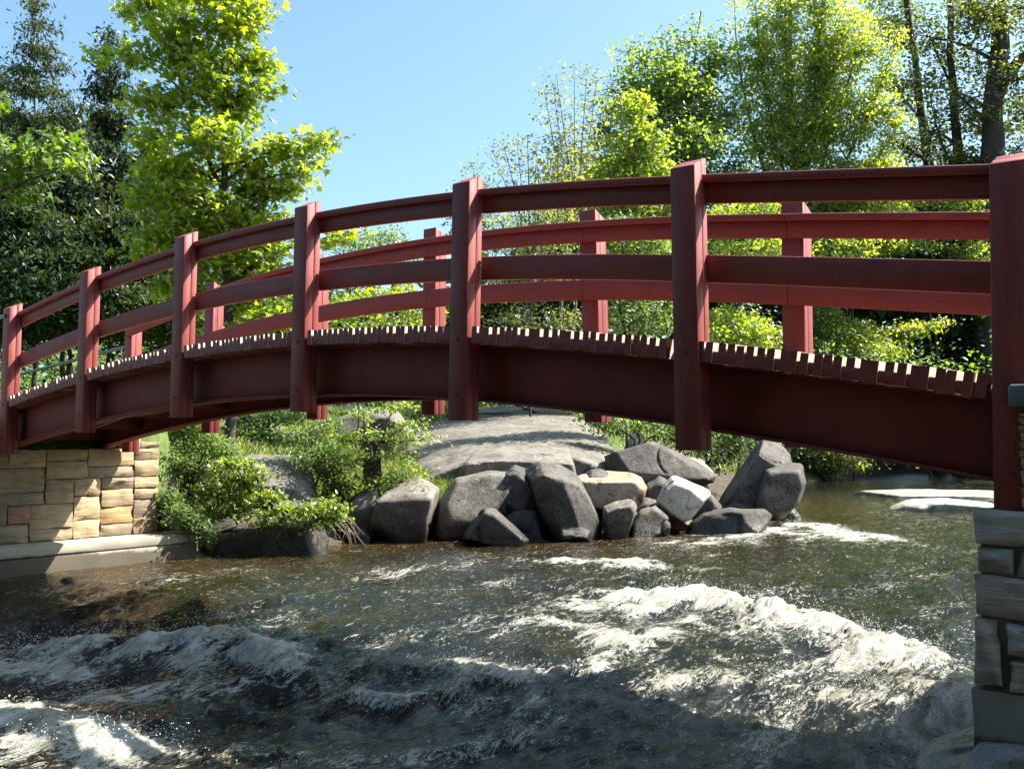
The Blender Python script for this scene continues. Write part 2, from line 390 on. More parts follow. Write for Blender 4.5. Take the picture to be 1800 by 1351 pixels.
XF, XWALL = -6.55 * S, -6.75 * S           # face of the left footing and of the left abutment wall
shore_px = [(350, 978), (420, 966), (600, 958), (640, 940), (780, 934), (900, 945), (1050, 944), (1200, 932), (1350, 915), (1405, 885), (1400, 855), (1430, 846), (1510, 838), (1620, 830), (1760, 822), (1900, 815), (2300, 806)]
shore = [on_z(*p)[:2] for p in shore_px]
LAND = np.array([[XF - 0.3, -80], [XF - 0.3, 4.30 * S]] + [list(p) for p in shore[1:]] + [[160, 220], [-400, 400], [-400, -80]])
BANK = np.array([[-1.2, -80], [-1.2, 4.9], [-1.15, 10.5], [-0.8, 14], [2, 18], [9, 26], [40, 50], [200, 120], [300, -80]])
def sdist(X, Y, poly):
    """signed distance, positive inside"""
    d = np.full(X.shape, 1e9); ins = np.zeros(X.shape, bool); n = len(poly)
    for i in range(n):
        ax, ay = poly[i]; bx, by = poly[(i + 1) % n]
        ex, ey = bx - ax, by - ay; wx, wy = X - ax, Y - ay
        t = np.clip((wx * ex + wy * ey) / (ex * ex + ey * ey + 1e-12), 0, 1)
        d = np.minimum(d, np.hypot(wx - ex * t, wy - ey * t))
        c = ((ay > Y) != (by > Y)) & (X < (bx - ax) * (Y - ay) / (by - ay + 1e-12) + ax)
        ins ^= c
    return np.where(ins, d, -d)
def gz(X, Y):
    X = np.asarray(X, float); Y = np.asarray(Y, float)
    d1 = sdist(X, Y, LAND); d2 = sdist(X, Y, BANK)
    P = np.stack([X.ravel() * 0.35, Y.ravel() * 0.35, np.zeros(X.size)], 1)
    nz = fbm(P, 4, 3).reshape(X.shape)
    sc_ = at(890, 770, 26.0)
    pit = 0.85 * np.exp(-(((X - sc_[0]) ** 2 + (Y - sc_[1]) ** 2) / 26.0))
    # far bank: rises to about 3 m, lower on the upstream right
    rightness = np.clip((X + 16) / 14, 0, 1)
    top = 2.9 - 1.5 * rightness
    h1 = top * (1 - np.exp(-np.clip(d1, 0, None) / (4.2 - rightness))) + 0.02 * np.clip(d1 - 20, 0, 200)
    behind = (X < XWALL - 0.1) & (Y < 4.35 * S)
    h1 = np.where(behind, 2.2, h1)
    h1 = h1 + nz * 0.14 * np.clip(d1 / 2, 0, 1) * np.where(behind, 0.2, 1)
    h2 = -0.3 + 1.1 * (1 - np.exp(-np.clip(d2 - .4, 0, None) / 3)) + nz * 0.05
    bed = level(X, Y) - 0.22 - 0.5 * (1 - np.exp(-np.clip(-np.maximum(d1, d2), 0, None) / 1.5)) + nz * .05
    return np.where(d1 > 0, np.maximum(h1 - 0.1 - pit, 0.1 * np.clip(d1, 0, 3)), np.where(d2 > 0, np.where(Y > 5.2, h2, h2 * 0.3), bed))
def axis(lo, hi, a, b, fine):
    mid = np.arange(a, b, fine)
    left = a - np.geomspace(fine, a - lo, 26)[::-1]; right = b + np.geomspace(fine, hi - b, 26)
    return np.concatenate([left, mid, right])
gx = axis(-700, 500, -34, 8, 0.3); gy = axis(-300, 900, -4, 46, 0.3)
GX, GY = np.meshgrid(gx, gy, indexing='ij')
GZ = gz(GX, GY)
def grid_faces(n, m):
    i = np.arange(n - 1)[:, None]; j = np.arange(m - 1)[None, :]
    a = i * m + j
    return np.stack([a, a + m, a + m + 1, a + 1], -1).reshape(-1, 4)
def ground_mat():
    m, nt, b = nodemat('river_bank_soil')
    g = N(nt, 'ShaderNodeNewGeometry'); sx = N(nt, 'ShaderNodeSeparateXYZ'); L(nt, g.outputs['Position'], sx.inputs[0])
    v = coords(nt); n1 = noise(nt, v, 0.6, 6, 0.65); n2 = noise(nt, v, 9, 6, 0.7)
    soil = ramp(nt, n2, [(0.3, (0.02, 0.016, 0.011)), (0.7, (0.075, 0.058, 0.038))])
    green = ramp(nt, n2, [(0.3, (0.035, 0.06, 0.012)), (0.7, (0.10, 0.15, 0.03))])
    za = N(nt, 'ShaderNodeMath', operation='MULTIPLY_ADD'); L(nt, sx.outputs[2], za.inputs[0]); za.inputs[1].default_value = 0.22; za.inputs[2].default_value = -0.33
    zb = N(nt, 'ShaderNodeMath', operation='MINIMUM'); L(nt, za.outputs[0], zb.inputs[0]); zb.inputs[1].default_value = 0.05
    zc = N(nt, 'ShaderNodeMath', operation='ADD'); L(nt, zb.outputs[0], zc.inputs[0]); L(nt, n1, zc.inputs[1])
    f = ramp(nt, zc.outputs[0], [(0.42, (0, 0, 0)), (0.52, (1, 1, 1))])
    mx = N(nt, 'ShaderNodeMixRGB'); L(nt, f.outputs[0], mx.inputs[0]); L(nt, soil.outputs[0], mx.inputs[1]); L(nt, green.outputs[0], mx.inputs[2])
    L(nt, mx.outputs[0], b.inputs['Base Color']); b.inputs['Roughness'].default_value = 0.95
    bump(nt, n2, b, 0.8, 0.05); return m
mb = MB(); mb.add(np.stack([GX, GY, GZ], -1).reshape(-1, 3), grid_faces(len(gx), len(gy)))
tag(mb.build('ground', ground_mat(), smooth=True), kind='structure')

# ------------------------------------------------------------------ river
def seg_field(X, Y, pts):
    """distance to a crest line and signed downstream offset (flow runs towards -Y)"""
    best = np.full(X.shape, 1e9); off = np.zeros(X.shape); tt = np.zeros(X.shape)
    n = len(pts) - 1
    for i in range(n):
        ax, ay = pts[i]; bx, by = pts[i + 1]; ex, ey = bx - ax, by - ay
        t = np.clip(((X - ax) * ex + (Y - ay) * ey) / (ex * ex + ey * ey), 0, 1)
        dx, dy = X - ax - ex * t, Y - ay - ey * t; d = np.hypot(dx, dy)
        s = d < best
        best = np.where(s, d, best); off = np.where(s, -(dy * 0.97 + dx * 0.25), off); tt = np.where(s, (i + t) / n, tt)
    return best, off, tt
# crest lines: photo pixels on the water plane, (up-width m, down-width m, height m, foam)
CR = [
 ([(1130, 1088), (1180, 1055), (1240, 1048), (1320, 1075), (1420, 1092), (1500, 1118), (1590, 1150), (1690, 1200)], .22, 0.62, .26, 1.25),
 ([(1250, 1070), (1330, 1090), (1430, 1120), (1540, 1160)], .3, .5, .10, .7),
 ([(-60, 1150), (60, 1150), (170, 1140), (300, 1125), (400, 1115), (470, 1140), (530, 1185)], .16, 0.62, .26, 1.05),
 ([(150, 1210), (260, 1215), (380, 1190)], .15, .35, .06, .75),
 ([(-80, 1235), (30, 1255), (130, 1290), (220, 1280), (350, 1320)], .2, .32, .14, .95),
 ([(760, 1165), (800, 1160), (850, 1180), (960, 1185)], .13, .30, .11, 1.05),
 ([(960, 1180), (1050, 1165), (1120, 1130), (1200, 1110)], .2, .35, .05, .7),
 ([(850, 1075), (950, 1085), (1040, 1100), (1150, 1120)], .2, .3, .03, .55),
 ([(960, 985), (1040, 985), (1110, 990), (1170, 1002)], .25, .55, .07, .95),
 ([(1030, 1035), (1090, 1045), (1180, 1060)], .2, .4, .04, .7),
 ([(1180, 965), (1300, 945), (1390, 925), (1460, 925)], .3, .7, .05, .6),
 ([(1390, 915), (1430, 920), (1480, 938), (1590, 950)], .3, .8, .10, 1.0),
 ([(560, 1215), (700, 1212), (860, 1228), (1000, 1252)], .12, .18, .08, .62),
 ([(360, 1300), (480, 1330), (600, 1335), (900, 1290), (1000, 1285)], .1, .12, .05, .35),
 ([(1000, 1180), (1100, 1185), (1250, 1180), (1400, 1190)], .15, .22, .04, .5),
 ([(1330, 1160), (1450, 1185), (1560, 1195), (1680, 1205)], .15, .28, .05, .55),
 ([(430, 1110), (480, 1090), (520, 1085)], .1, .15, .03, .5),
 ([(1440, 1045), (1560, 1020), (1690, 1000)], .1, .15, .02, .28),
 ([(1520, 1120), (1620, 1090), (1700, 1065)], .1, .12, .02, .28),
]
nr, na = 530, 520
rr = np.geomspace(3.6, 95, nr); view = math.atan2(_f[1], _f[0])
aa = np.linspace(view - R(37), view + R(37), na)
RR, AA = np.meshgrid(rr, aa, indexing='ij'); WX, WY = RR * np.cos(AA), RR * np.sin(AA)
def water_h(WX, WY):
    sh = WX.shape
    dist = np.hypot(WX, WY)
    flow = lambda a, b, s, o=4, **k: fbm(np.stack([WX.ravel() * a, WY.ravel() * b, np.full(WX.size, s * 1.7)], 1), o, s, **k).reshape(sh)
    calm = 1 - 0.7 * np.clip((dist - 14) / 14, 0, 1)
    shoreD = np.clip(-sdist(WX, WY, LAND), 0, 10)
    act = np.clip(shoreD / 3.0, 0.15, 1) * calm
    warp = flow(0.7, 0.5, 5, 3)
    h = 0.06 * flow(0.9, 0.45, 21, 4) * act + 0.030 * act * flow(2.6, 1.5, 31, 4, ridged=True)
    h += 0.004 * act * flow(9, 5, 41, 3, ridged=True)
    foam = np.clip(0.30 * (flow(1.6, 0.5, 51, 5) - 0.35), 0, 1) * act
    turb = flow(3.2, 2.6, 61, 5); turb2 = flow(11, 10, 71, 4)
    for pts, wu, wd, H, fo in CR:
        pw = [on_river(x, y)[:2] for x, y in pts]
        jx = 0.16 * turb + 0.10 * warp
        d, off, tt = seg_field(WX + jx * .6, WY + jx, pw)
        w = np.where(off < 0, wu, wd) * (1 + 0.35 * turb)
        w = np.clip(w, .04, None)
        e = np.clip(np.minimum(tt, 1 - tt) * 6 + .25, 0, 1)
        bumpw = np.exp(-(d / np.where(off < 0, wu * 1.5, wd * 0.7)) ** 2) * e
        h += H * .5 * bumpw * (1 + 0.45 * turb) + H * 0.12 * turb2 * bumpw
        f = (0.70 * np.exp(-(d / w) ** 2 * 0.9) + 0.27 * np.exp(-(d / (w * 2.0)) ** 2)) * e
        foam = np.maximum(foam, fo * f * (0.72 + 0.5 * turb + .15 * turb2))
    foam = foam + 0.0
    # river steps down towards the near side
    h = np.maximum(h, -0.14) + level(WX, WY)
    return h, foam
WH, FOAM = water_h(WX, WY)
mb = MB(); mb.add(np.stack([WX, WY, WH], -1).reshape(-1, 3), grid_faces(nr, na)[:, ::-1])
def water_mat():
    m, nt, b = nodemat('river_water')
    out = nt.nodes['Material Output']
    fo = N(nt, 'ShaderNodeAttribute', attribute_name='foam'); sh = N(nt, 'ShaderNodeAttribute', attribute_name='shallow')
    g = N(nt, 'ShaderNodeNewGeometry')
    mp = N(nt, 'ShaderNodeMapping'); L(nt, g.outputs['Position'], mp.inputs[0]); mp.inputs['Scale'].default_value = (1.0, 0.55, 1)
    v = mp.outputs[0]
    n1 = noise(nt, v, 1.1, 5, 0.6, 1.0); n2 = noise(nt, v, 7, 6, 0.62, 1.6); n3 = noise(nt, v, 30, 4, 0.6, 0.8); n4 = noise(nt, g.outputs['Position'], 90, 3, 0.6)
    deep = ramp(nt, n1, [(0.3, (0.001, 0.0014, 0.0007)), (0.5, (0.0035, 0.004, 0.0012)), (0.68, (0.013, 0.010, 0.0022))])
    bed = ramp(nt, n2, [(0.3, (0.012, 0.008, 0.003)), (0.7, (0.06, 0.034, 0.009))])
    mx = N(nt, 'ShaderNodeMixRGB'); L(nt, sh.outputs['Fac'], mx.inputs[0]); L(nt, deep.outputs[0], mx.inputs[1]); L(nt, bed.outputs[0], mx.inputs[2])
    L(nt, mx.outputs[0], b.inputs['Base Color']); b.inputs['Roughness'].default_value = 0.06; b.inputs['IOR'].default_value = 1.33
    hh = N(nt, 'ShaderNodeMath', operation='MULTIPLY_ADD'); L(nt, n3, hh.inputs[0]); hh.inputs[1].default_value = 0.28; L(nt, n2, hh.inputs[2])
    h2 = N(nt, 'ShaderNodeMath', operation='MULTIPLY_ADD'); L(nt, n4, h2.inputs[0]); h2.inputs[1].default_value = 0.07; L(nt, hh.outputs[0], h2.inputs[2])
    bump(nt, h2.outputs[0], b, 1.0, 0.024)
    # foam
    fb = N(nt, 'ShaderNodeBsdfPrincipled'); fb.inputs['Roughness'].default_value = 0.3
    mp2 = N(nt, 'ShaderNodeMapping'); L(nt, g.outputs['Position'], mp2.inputs[0]); mp2.inputs['Scale'].default_value = (1.5, 0.6, 1); mp2.inputs['Rotation'].default_value = (0, 0, 0.25)
    vs = mp2.outputs[0]
    fc = ramp(nt, noise(nt, vs, 5, 6, 0.7, 1.0), [(0.32, (0.26, 0.27, 0.17)), (0.46, (0.58, 0.57, 0.46)), (0.58, (0.86, 0.87, 0.83))]); L(nt, fc.outputs[0], fb.inputs['Base Color'])
    fn = noise(nt, g.outputs['Position'], 20, 6, 0.75, 0.8); fn2 = noise(nt, g.outputs['Position'], 110, 3, 0.75)
    fs = N(nt, 'ShaderNodeMath', operation='MULTIPLY_ADD'); L(nt, fn2, fs.inputs[0]); fs.inputs[1].default_value = 0.6; L(nt, fn, fs.inputs[2])
    bump(nt, fs.outputs[0], fb, 1.0, 0.07)
    def madd(x, k, c):
        q = N(nt, 'ShaderNodeMath', operation='MULTIPLY_ADD'); L(nt, x, q.inputs[0]); q.inputs[1].default_value = k
        if isinstance(c, (int, float)): q.inputs[2].default_value = c
        else: L(nt, c, q.inputs[2])
        return q.outputs[0]
    la = noise(nt, vs, 6, 8, 0.72, 2.5); lb_ = noise(nt, vs, 34, 5, 0.7, 1.5)
    fm = N(nt, 'ShaderNodeMath', operation='MINIMUM'); L(nt, fo.outputs['Fac'], fm.inputs[0]); fm.inputs[1].default_value = 0.70
    s2 = madd(la, 2.4, madd(lb_, 1.4, madd(fm.outputs[0], 1.0, -1.92)))
    core = ramp(nt, s2, [(0.26, (0, 0, 0)), (0.34, (0.45,) * 3), (0.55, (1, 1, 1))])
    # white foam flecks in strings, painted in as sun glints
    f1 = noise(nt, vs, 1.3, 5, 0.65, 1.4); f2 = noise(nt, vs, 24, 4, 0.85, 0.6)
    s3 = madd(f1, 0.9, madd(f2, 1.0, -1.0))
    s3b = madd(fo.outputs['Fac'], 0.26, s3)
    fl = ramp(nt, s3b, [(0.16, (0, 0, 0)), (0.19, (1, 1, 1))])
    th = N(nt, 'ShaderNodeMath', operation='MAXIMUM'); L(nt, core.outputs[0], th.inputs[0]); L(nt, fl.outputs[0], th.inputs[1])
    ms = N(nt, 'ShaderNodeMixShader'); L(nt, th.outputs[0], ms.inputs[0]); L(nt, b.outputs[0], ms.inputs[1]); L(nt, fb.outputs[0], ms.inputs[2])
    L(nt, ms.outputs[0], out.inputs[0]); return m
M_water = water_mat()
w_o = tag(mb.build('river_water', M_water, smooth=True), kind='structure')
me = w_o.data
def pa(me, name, arr):
    a = me.attributes.new(name, 'FLOAT', 'POINT'); a.data.foreach_set('value', arr.astype(np.float32).ravel())
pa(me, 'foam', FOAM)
SHAL = np.exp(-np.clip(-sdist(WX, WY, LAND), 0, None) / 2.4) * (0.75 + .5 * fbm(np.stack([WX.ravel() * .8, WY.ravel() * .8, WX.ravel() * 0], 1), 4, 77).reshape(WX.shape)) * np.clip((20 - np.hypot(WX + 12, WY - 14)) / 6, 0, 1)
pa(me, 'shallow', SHAL)
# the rest of the river beyond the detailed stretch
mb = MB()
for (a0, a1, r0, r1) in ((view + R(36.9), view + R(150), 3.6, 140), (view - R(100), view - R(36.9), 3.6, 140), (view - R(40), view + R(40), 94.5, 160), (view - R(180), view + R(180), 0.05, 3.7)):
    r_ = np.geomspace(r0, r1, 40); a_ = np.linspace(a0, a1, 90); A, B = np.meshgrid(r_, a_, indexing='ij')
    X, Y = A * np.cos(B), A * np.sin(B)
    mb.add(np.stack([X, Y, -0.02 + level(X, Y)], -1).reshape(-1, 3), grid_faces(40, 90)[:, ::-1])
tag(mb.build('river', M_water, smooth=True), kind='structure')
# spray thrown up from the crests
mb = MB(); OCT = np.array([[1, 0, 0], [-1, 0, 0], [0, 1, 0], [0, -1, 0], [0, 0, 1], [0, 0, -1]], float)
OF = np.array([[0, 2, 4], [2, 1, 4], [1, 3, 4], [3, 0, 4], [2, 0, 5], [1, 2, 5], [3, 1, 5], [0, 3, 5]])
for (pts, wu, wd, H, fo), cnt in zip(CR, [900, 200, 700, 160, 450, 320, 100, 60, 300, 100, 80, 320, 120, 40, 90, 200, 40, 0, 0]):
    pw = np.array([on_river(x, y)[:2] for x, y in pts]); n = int(cnt * 1.6)
    if n == 0: continue
    i = rng.integers(0, len(pw) - 1, n); t = rng.random((n, 1)); p = pw[i] * (1 - t) + pw[i + 1] * t
    p = p + rng.normal(0, .14, (n, 2)) - np.array([[0, 1]]) * np.abs(rng.normal(0, wd * .4, (n, 1)))
    z = 0.02 + H * 0.7 + np.abs(rng.normal(0, H * 0.22 + .01, n)) - .02 + level(p[:, 0], p[:, 1])
    r = rng.uniform(.002, .0055, n) * np.where(rng.random(n) < .1, 1.6, 1)
    V = np.concatenate([p, z[:, None]], 1)[:, None, :] + OCT[None] * r[:, None, None] * rng.uniform(.6, 1.5, (n, 6, 1))
    F = OF[None] + (np.arange(n) * 6)[:, None, None]
    mb.add(V.reshape(-1, 3), F.reshape(-1, 3))
m_, nt_, b_ = nodemat('water_drops'); b_.inputs['Base Color'].default_value = (0.8, 0.82, 0.82, 1); b_.inputs['Roughness'].default_value = 0.1
tag(mb.build('spray', m_, smooth=True), 'white spray droplets thrown up along the crests of the rapids', 'spray', kind='stuff')

# ------------------------------------------------------------------ footbridge
bridge = empty('footbridge', (nx(3), P0 + WD / 2, 0), 'dark red arched timber footbridge with post and rail sides spanning the river', 'footbridge')
DECK, PLH = 0.605 * S, 0.067 * S
def ddrop(n): return 0.026 + 0.022 * np.clip(2 - np.asarray(n, float), 0, 1.4)
def rrise(n): return 0.035 * np.clip(1.2 - np.asarray(n, float), 0, 1.2) ** 2
def bpart(name, mb, mats, smooth=False, parent=None):
    return mb.build(name, mats, parent or bridge, smooth)
def sweep(mb, n0, n1, y0, y1, dtop, dbot, seg=10, ch=0.004, low=False):
    """board following the arch between bays n0..n1; dtop/dbot are metres below the post tops"""
    ns = np.linspace(n0, n1, seg + 1); X = nx(ns); Z = ztop(ns) - ddrop(ns) if low else ztop(ns) + rrise(ns)
    prof = [(y0 + ch, -dbot), (y1 - ch, -dbot), (y1, -dbot + ch), (y1, -dtop - ch), (y1 - ch, -dtop), (y0 + ch, -dtop), (y0, -dtop - ch), (y0, -dbot + ch)]
    k = len(prof); V = np.array([[x, py, z + pz] for x, z in zip(X, Z) for py, pz in prof])
    i = np.arange(seg)[:, None]; j = np.arange(k)[None]
    a = i * k + j; b = i * k + (j + 1) % k
    mb.add(V, np.stack([a, b, b + k, a + k], -1).reshape(-1, 4))
    mb.add(V, np.array([list(range(k))[::-1]])); mb.add(V, np.array([[seg * k + q for q in range(k)]]))

# measured small leans of the near and far posts (bottom minus top, metres along x)
lean_n = {0: -.02, 1: .025, 2: -.045, 3: -.045, 4: -.045, 5: -.05, 6: -.04}
lean_f = {0: 0, 1: 0.0, 2: .06, 3: -.02, 4: 0, 5: -.06, 6: -.03}
off_f = {1: 0.03, 2: .03, 3: .0, 4: .10, 5: 0, 6: .0}
def post(n, side):
    """timber post of two laminated pieces, its top cut sloping down to the outside"""
    near = side < 0
    y_out = P0 if near else P0 + WD + PD
    y_in = P0 + PD if near else P0 + WD
    zt = float(ztop(n)); zb = zt - PL
    if n == 0 and near: zb = 1.485
    if n == 0 and not near: zb = 1.485
    x1 = nx(n); x0 = x1 - PW
    ln = (lean_n if near else lean_f)[n]; ox = 0 if near else off_f.get(n, 0)
    mb = MB()
    ys = np.sign(y_out - y_in)
    split = y_in + (y_out - y_in) * 0.42
    for a, b in ((y_in, split - (-ys) * -0.0015), (split + ys * 0.0015, y_out)):
        a, b = (a, b) if a < b else (b, a)
        box(mb, x0, x1, a, b, zb, zt, 0.005)
    me = mb.mesh('post', M_pz)
    V = np.zeros(len(me.vertices) * 3, np.float32); me.vertices.foreach_get('co', V); V = V.reshape(-1, 3)
    topm = V[:, 2] > zt - 0.02
    frac = np.abs(V[:, 1] - y_in) / abs(y_out - y_in)
    V[topm, 2] -= PH * frac[topm] * (1.0 if near else 1.0)
    V[:, 0] += (zt - V[:, 2]) / (zt - zb) * ln + ox
    me.vertices.foreach_set('co', V.ravel()); me.update()
    p = link('post', me, bridge)
    # bolts
    for zz in (zt - DECK - PLH * 0.9, zt - 0.885 * S):
        if zz < zb + .05: continue
        b = MB(); yf = y_out
        th = np.arange(10) * math.tau / 10; r = 0.019
        xc = (x0 + x1) / 2 + ln * (zt - zz) / (zt - zb) + ox
        ring = lambda yy, rad: np.stack([xc + rad * np.cos(th), np.full(10, yy), zz + rad * np.sin(th)], 1)
        d = -0.007 if near else 0.007
        V2 = np.concatenate([ring(yf, r), ring(yf + d, r * .9)])
        q = np.arange(10); F = np.stack([q, (q + 1) % 10, 10 + (q + 1) % 10, 10 + q], 1)
        b.add(V2, F); b.add(V2, np.array([list(range(10, 20))]))
        bo = b.build('bolt', M_bolt); bo.parent = p
        bo.matrix_parent_inverse = Matrix.Translation(-Vector(p.location))
    return p
for n in range(0, 7):
    post(n, -1); post(n, 1)

joint = 0.0035
for side in (-1, 1):
    ya, yb = (P0 + PD * 0.86, P0 + PD * 0.86 + 0.045) if side < 0 else (P0 + WD - 0.045 + 0.002, P0 + WD + 0.002)
    cy = (P0 + PD * 0.60, P0 + PD * 1.38) if side < 0 else (P0 + WD - 0.085, P0 + WD + 0.018)
    for n in range(0, 6):
        # bays run from post to post; boards butt behind (or before) each post
        a, b = (n + 0.0 + joint, n + 1.0 - joint)
        if side < 0: ca, cb = n + PW / S + 0.001, n + 1.0 - 0.001
        else: ca, cb = n + joint, n + 1 - joint
        c_ = PW / S / 2
        if side < 0:
            j0, j1 = n + c_ + 0.001, n + 1 + c_ - 0.001
            yy = (P0 + PD * 0.86, P0 + PD * 0.86 + 0.045)
            r0, r1 = n + PW / S + .0008, n + 1 - .0008
        else:
            r0, r1 = n + c_ + 0.0015, n + 1 + c_ - 0.0015; yy = (ya, yb)
        mb = MB(); sweep(mb, r0, r1, yy[0] + 0.004, yy[1], 0.0625 * S + 0.058, 0.157 * S); bpart('top_rail', mb, M_px)
        mb = MB(); sweep(mb, r0, r1, yy[0], yy[1], 0.333 * S, 0.426 * S); bpart('middle_rail', mb, M_px)
        c0, c1 = (ca, cb) if side < 0 else (r0, r1)
        cyy = (P0 + PD * 0.62, P0 + PD * 1.30) if side < 0 else (P0 + WD - 0.090, P0 + WD - 0.001)
        mb = MB(); sweep(mb, c0, c1, cyy[0], cyy[1], 0.0625 * S, 0.0625 * S + 0.056, ch=0.006); bpart('rail_cap', mb, M_px)
# deck planks: stood on edge, painted ends, bare sides
pitch = S / 28.0
def plank_mesh(y0, y1):
    mb = MB(); w = 0.056 / 2
    V = np.array([[-w, y0, -PLH], [w, y0, -PLH], [w, y1, -PLH], [-w, y1, -PLH], [-w, y0, 0], [w, y0, 0], [w, y1, 0], [-w, y1, 0]])
    mb.add(V, BOXF[[0]], mi=1); mb.add(V, BOXF[[2]], mi=1); mb.add(V, BOXF[[4]], mi=1); mb.add(V, BOXF[[3, 5]], mi=0); mb.add(V, BOXF[[1]], mi=2)
    return mb.mesh('deck_plank', [M_wood, M_py, M_top])
yN, yF = P0 + PD * 0.08, P0 + WD + PD * 0.92
pm_full = plank_mesh(yN, yF); pm_short = plank_mesh(P0 + PD + .004, P0 + WD - .004)
cnt = 0
for i in range(-28, int(6.35 * 28)):
    n = (i + 0.5) / 28.0; c = n - math.floor(n)
    xx = nx(n)
    at_post = (c * S < PW + 0.03 or c * S > S - 0.024) and -0.1 < n < 6.2
    o = bpy.data.objects.new('deck_plank', pm_short if at_post else pm_full); scene.collection.objects.link(o)
    o.parent = bridge; o.matrix_parent_inverse = Matrix.Translation(-bridge.location)
    o.location = (xx + random.uniform(-.003, .003), random.uniform(-.006, .006), float(ztop(n) - ddrop(n)) - DECK + random.uniform(-.003, .003))
    sl = (float(ztop(n + .05)) - float(ztop(n - .05))) / (0.1 * -S)
    o.rotation_euler = (0, -math.atan(sl), random.uniform(-.002, .002)); cnt += 1
for yy in (yN + .003, yF - .041):
    for n in range(-1, 7):
        r0, r1 = n + PW / S + .02, n + 1 - .02
        if n == 6: r1 = 6.34
        mb = MB(); sweep(mb, r0, r1, yy, yy + .038, DECK + PLH * 0.42, DECK + PLH - .004, 12, 0.002, low=True); bpart('spacer_strip', mb, M_px)
# steel girders: web with top and bottom flanges
for (yc, name) in ((P0 + PD + 0.115, 'girder'), (P0 + WD - 0.115, 'girder')):
    mb = MB(); t0, t1 = DECK + PLH + 0.003, 0.902 * S
    sweep(mb, -0.9, 6.55, yc - 0.012, yc + 0.012, t0 + 0.018, t1 - 0.018, 60, low=True)
    sweep(mb, -0.9, 6.55, yc - 0.085, yc + 0.085, t0, t0 + 0.018, 60, 0.002, low=True)
    sweep(mb, -0.9, 6.55, yc - 0.105, yc + 0.105, t1 - 0.018, t1, 60, 0.002, low=True)
    bpart(name, mb, M_steel)
for k in range(0, 13):
    n = k * 0.5 + 0.25; mb = MB(); zt = float(ztop(n) - ddrop(n)) - DECK - PLH - 0.03
    box(mb, nx(n) - 0.05, nx(n) + 0.05, P0 + PD + 0.13, P0 + WD - 0.13, zt - 0.34, zt - 0.04, 0.004); bpart('cross_beam', mb, M_steel)
mb = MB(); ns = np.linspace(-.5, 6.5, 40)
tube(mb, np.stack([nx(ns), np.full(40, P0 + WD * .35), ztop(ns) - 0.90 * S + .02 + 0.02 * np.sin(ns * 9)], 1), np.full(40, 0.009), 6)
bpart('conduit', mb, M_pipe)

# ------------------------------------------------------------------ stonework
def stone(parent, mat, o, u, v, n_, U, V_, depth=0.12, nu=6, nv=4, rough=0.014, name='stone'):
    """one dressed stone: rounded, uneven front face U x V_ at origin o with axes u,v and outward normal n_"""
    o, u, v, n_ = map(lambda q: np.asarray(q, float), (o, u, v, n_))
    nu = max(4, min(nu, 16)); nv = max(4, min(nv, 12))
    a = np.linspace(0, 1, nu); b = np.linspace(0, 1, nv); A, B = np.meshgrid(a, b, indexing='ij')
    ph = rng.random() * 99
    Pn = np.stack([A.ravel() * U * 5 + ph, B.ravel() * V_ * 7, np.full(A.size, ph)], 1)
    d = fbm(Pn, 3, 5).reshape(A.shape) * rough * 1.6
    e = np.minimum(np.minimum(A, 1 - A) * U, np.minimum(B, 1 - B) * V_)
    d = d + 0.022 * (1 - np.exp(-e / 0.012)) - 0.008
    wob = vnoise(Pn * 1.7 + 5, 9).reshape(A.shape) * 0.010 * (e < 1e-6)
    P = o + (A * U)[..., None] * u + (B * V_)[..., None] * v + d[..., None] * n_ + wob[..., None] * (u + v)
    P[[0, -1], :] += 0; front = P.reshape(-1, 3); back = front - n_ * depth
    mb = MB(); F = grid_faces(nu, nv)
    nn = np.cross(u, v); fl = np.dot(nn, n_) > 0
    mb.add(front, F if not fl else F); 
    ring = list(range(0, nv)) + [i * nv + nv - 1 for i in range(1, nu)] + [(nu - 1) * nv + j for j in range(nv - 2, -1, -1)] + [i * nv for i in range(nu - 2, 0, -1)]
    m = len(ring); VV = np.concatenate([front[ring], back[ring]])
    q = np.arange(m); mb.add(VV, np.stack([q, (q + 1) % m, m + (q + 1) % m, m + q], 1))
    ob = mb.build(name, mat, parent, smooth=True)
    bm = bmesh.new(); bm.from_mesh(ob.data); bmesh.ops.remove_doubles(bm, verts=bm.verts, dist=1e-5)
    bmesh.ops.recalc_face_normals(bm, faces=bm.faces)
    # make sure the front looks outwards
    f = max(bm.faces, key=lambda f_: abs(f_.normal.dot(Vector(n_)))); 
    s = sum(f_.normal.dot(Vector(n_)) * f_.calc_area() for f_ in bm.faces if f_.calc_center_median().dot(Vector(n_)) > float(np.dot(o, n_)) - 0.02)
    if s < 0: bmesh.ops.reverse_faces(bm, faces=bm.faces)
    bm.to_mesh(ob.data); bm.free()
    for p in ob.data.polygons: p.use_smooth = True
    ob.data.set_sharp_from_angle(angle=R(38)) if hasattr(ob.data, 'set_sharp_from_angle') else None
    return ob

abut = empty('abutment', (XWALL, P0, 0), 'sandstone bridge abutment with pale concrete footing under the far end of the red bridge', 'abutment')
WY0, WY1 = 1.6 * S, 4.10 * S; WZ0, WZ1 = EYE - .722 * S, EYE - 0.10 * S
mb = MB(); box(mb, XWALL - 1.2, XWALL - 0.055, WY0 - 3.5, WY1 - 0.02, -0.3, WZ1 - .02, 0.01); mb.build('mortar_core', M_mortar, abut)
mb = MB()                                            # two-lift footing with a joint line
for (z0, z1, dx) in ((-0.9, 0.22, 0.0), (0.232, WZ0 - .01, 0.004)):
    box(mb, XWALL - 1.4, XF - dx, -6.0, 4.30 * S - dx, z0, z1, 0.018)
mb.build('footing', M_conc, abut)
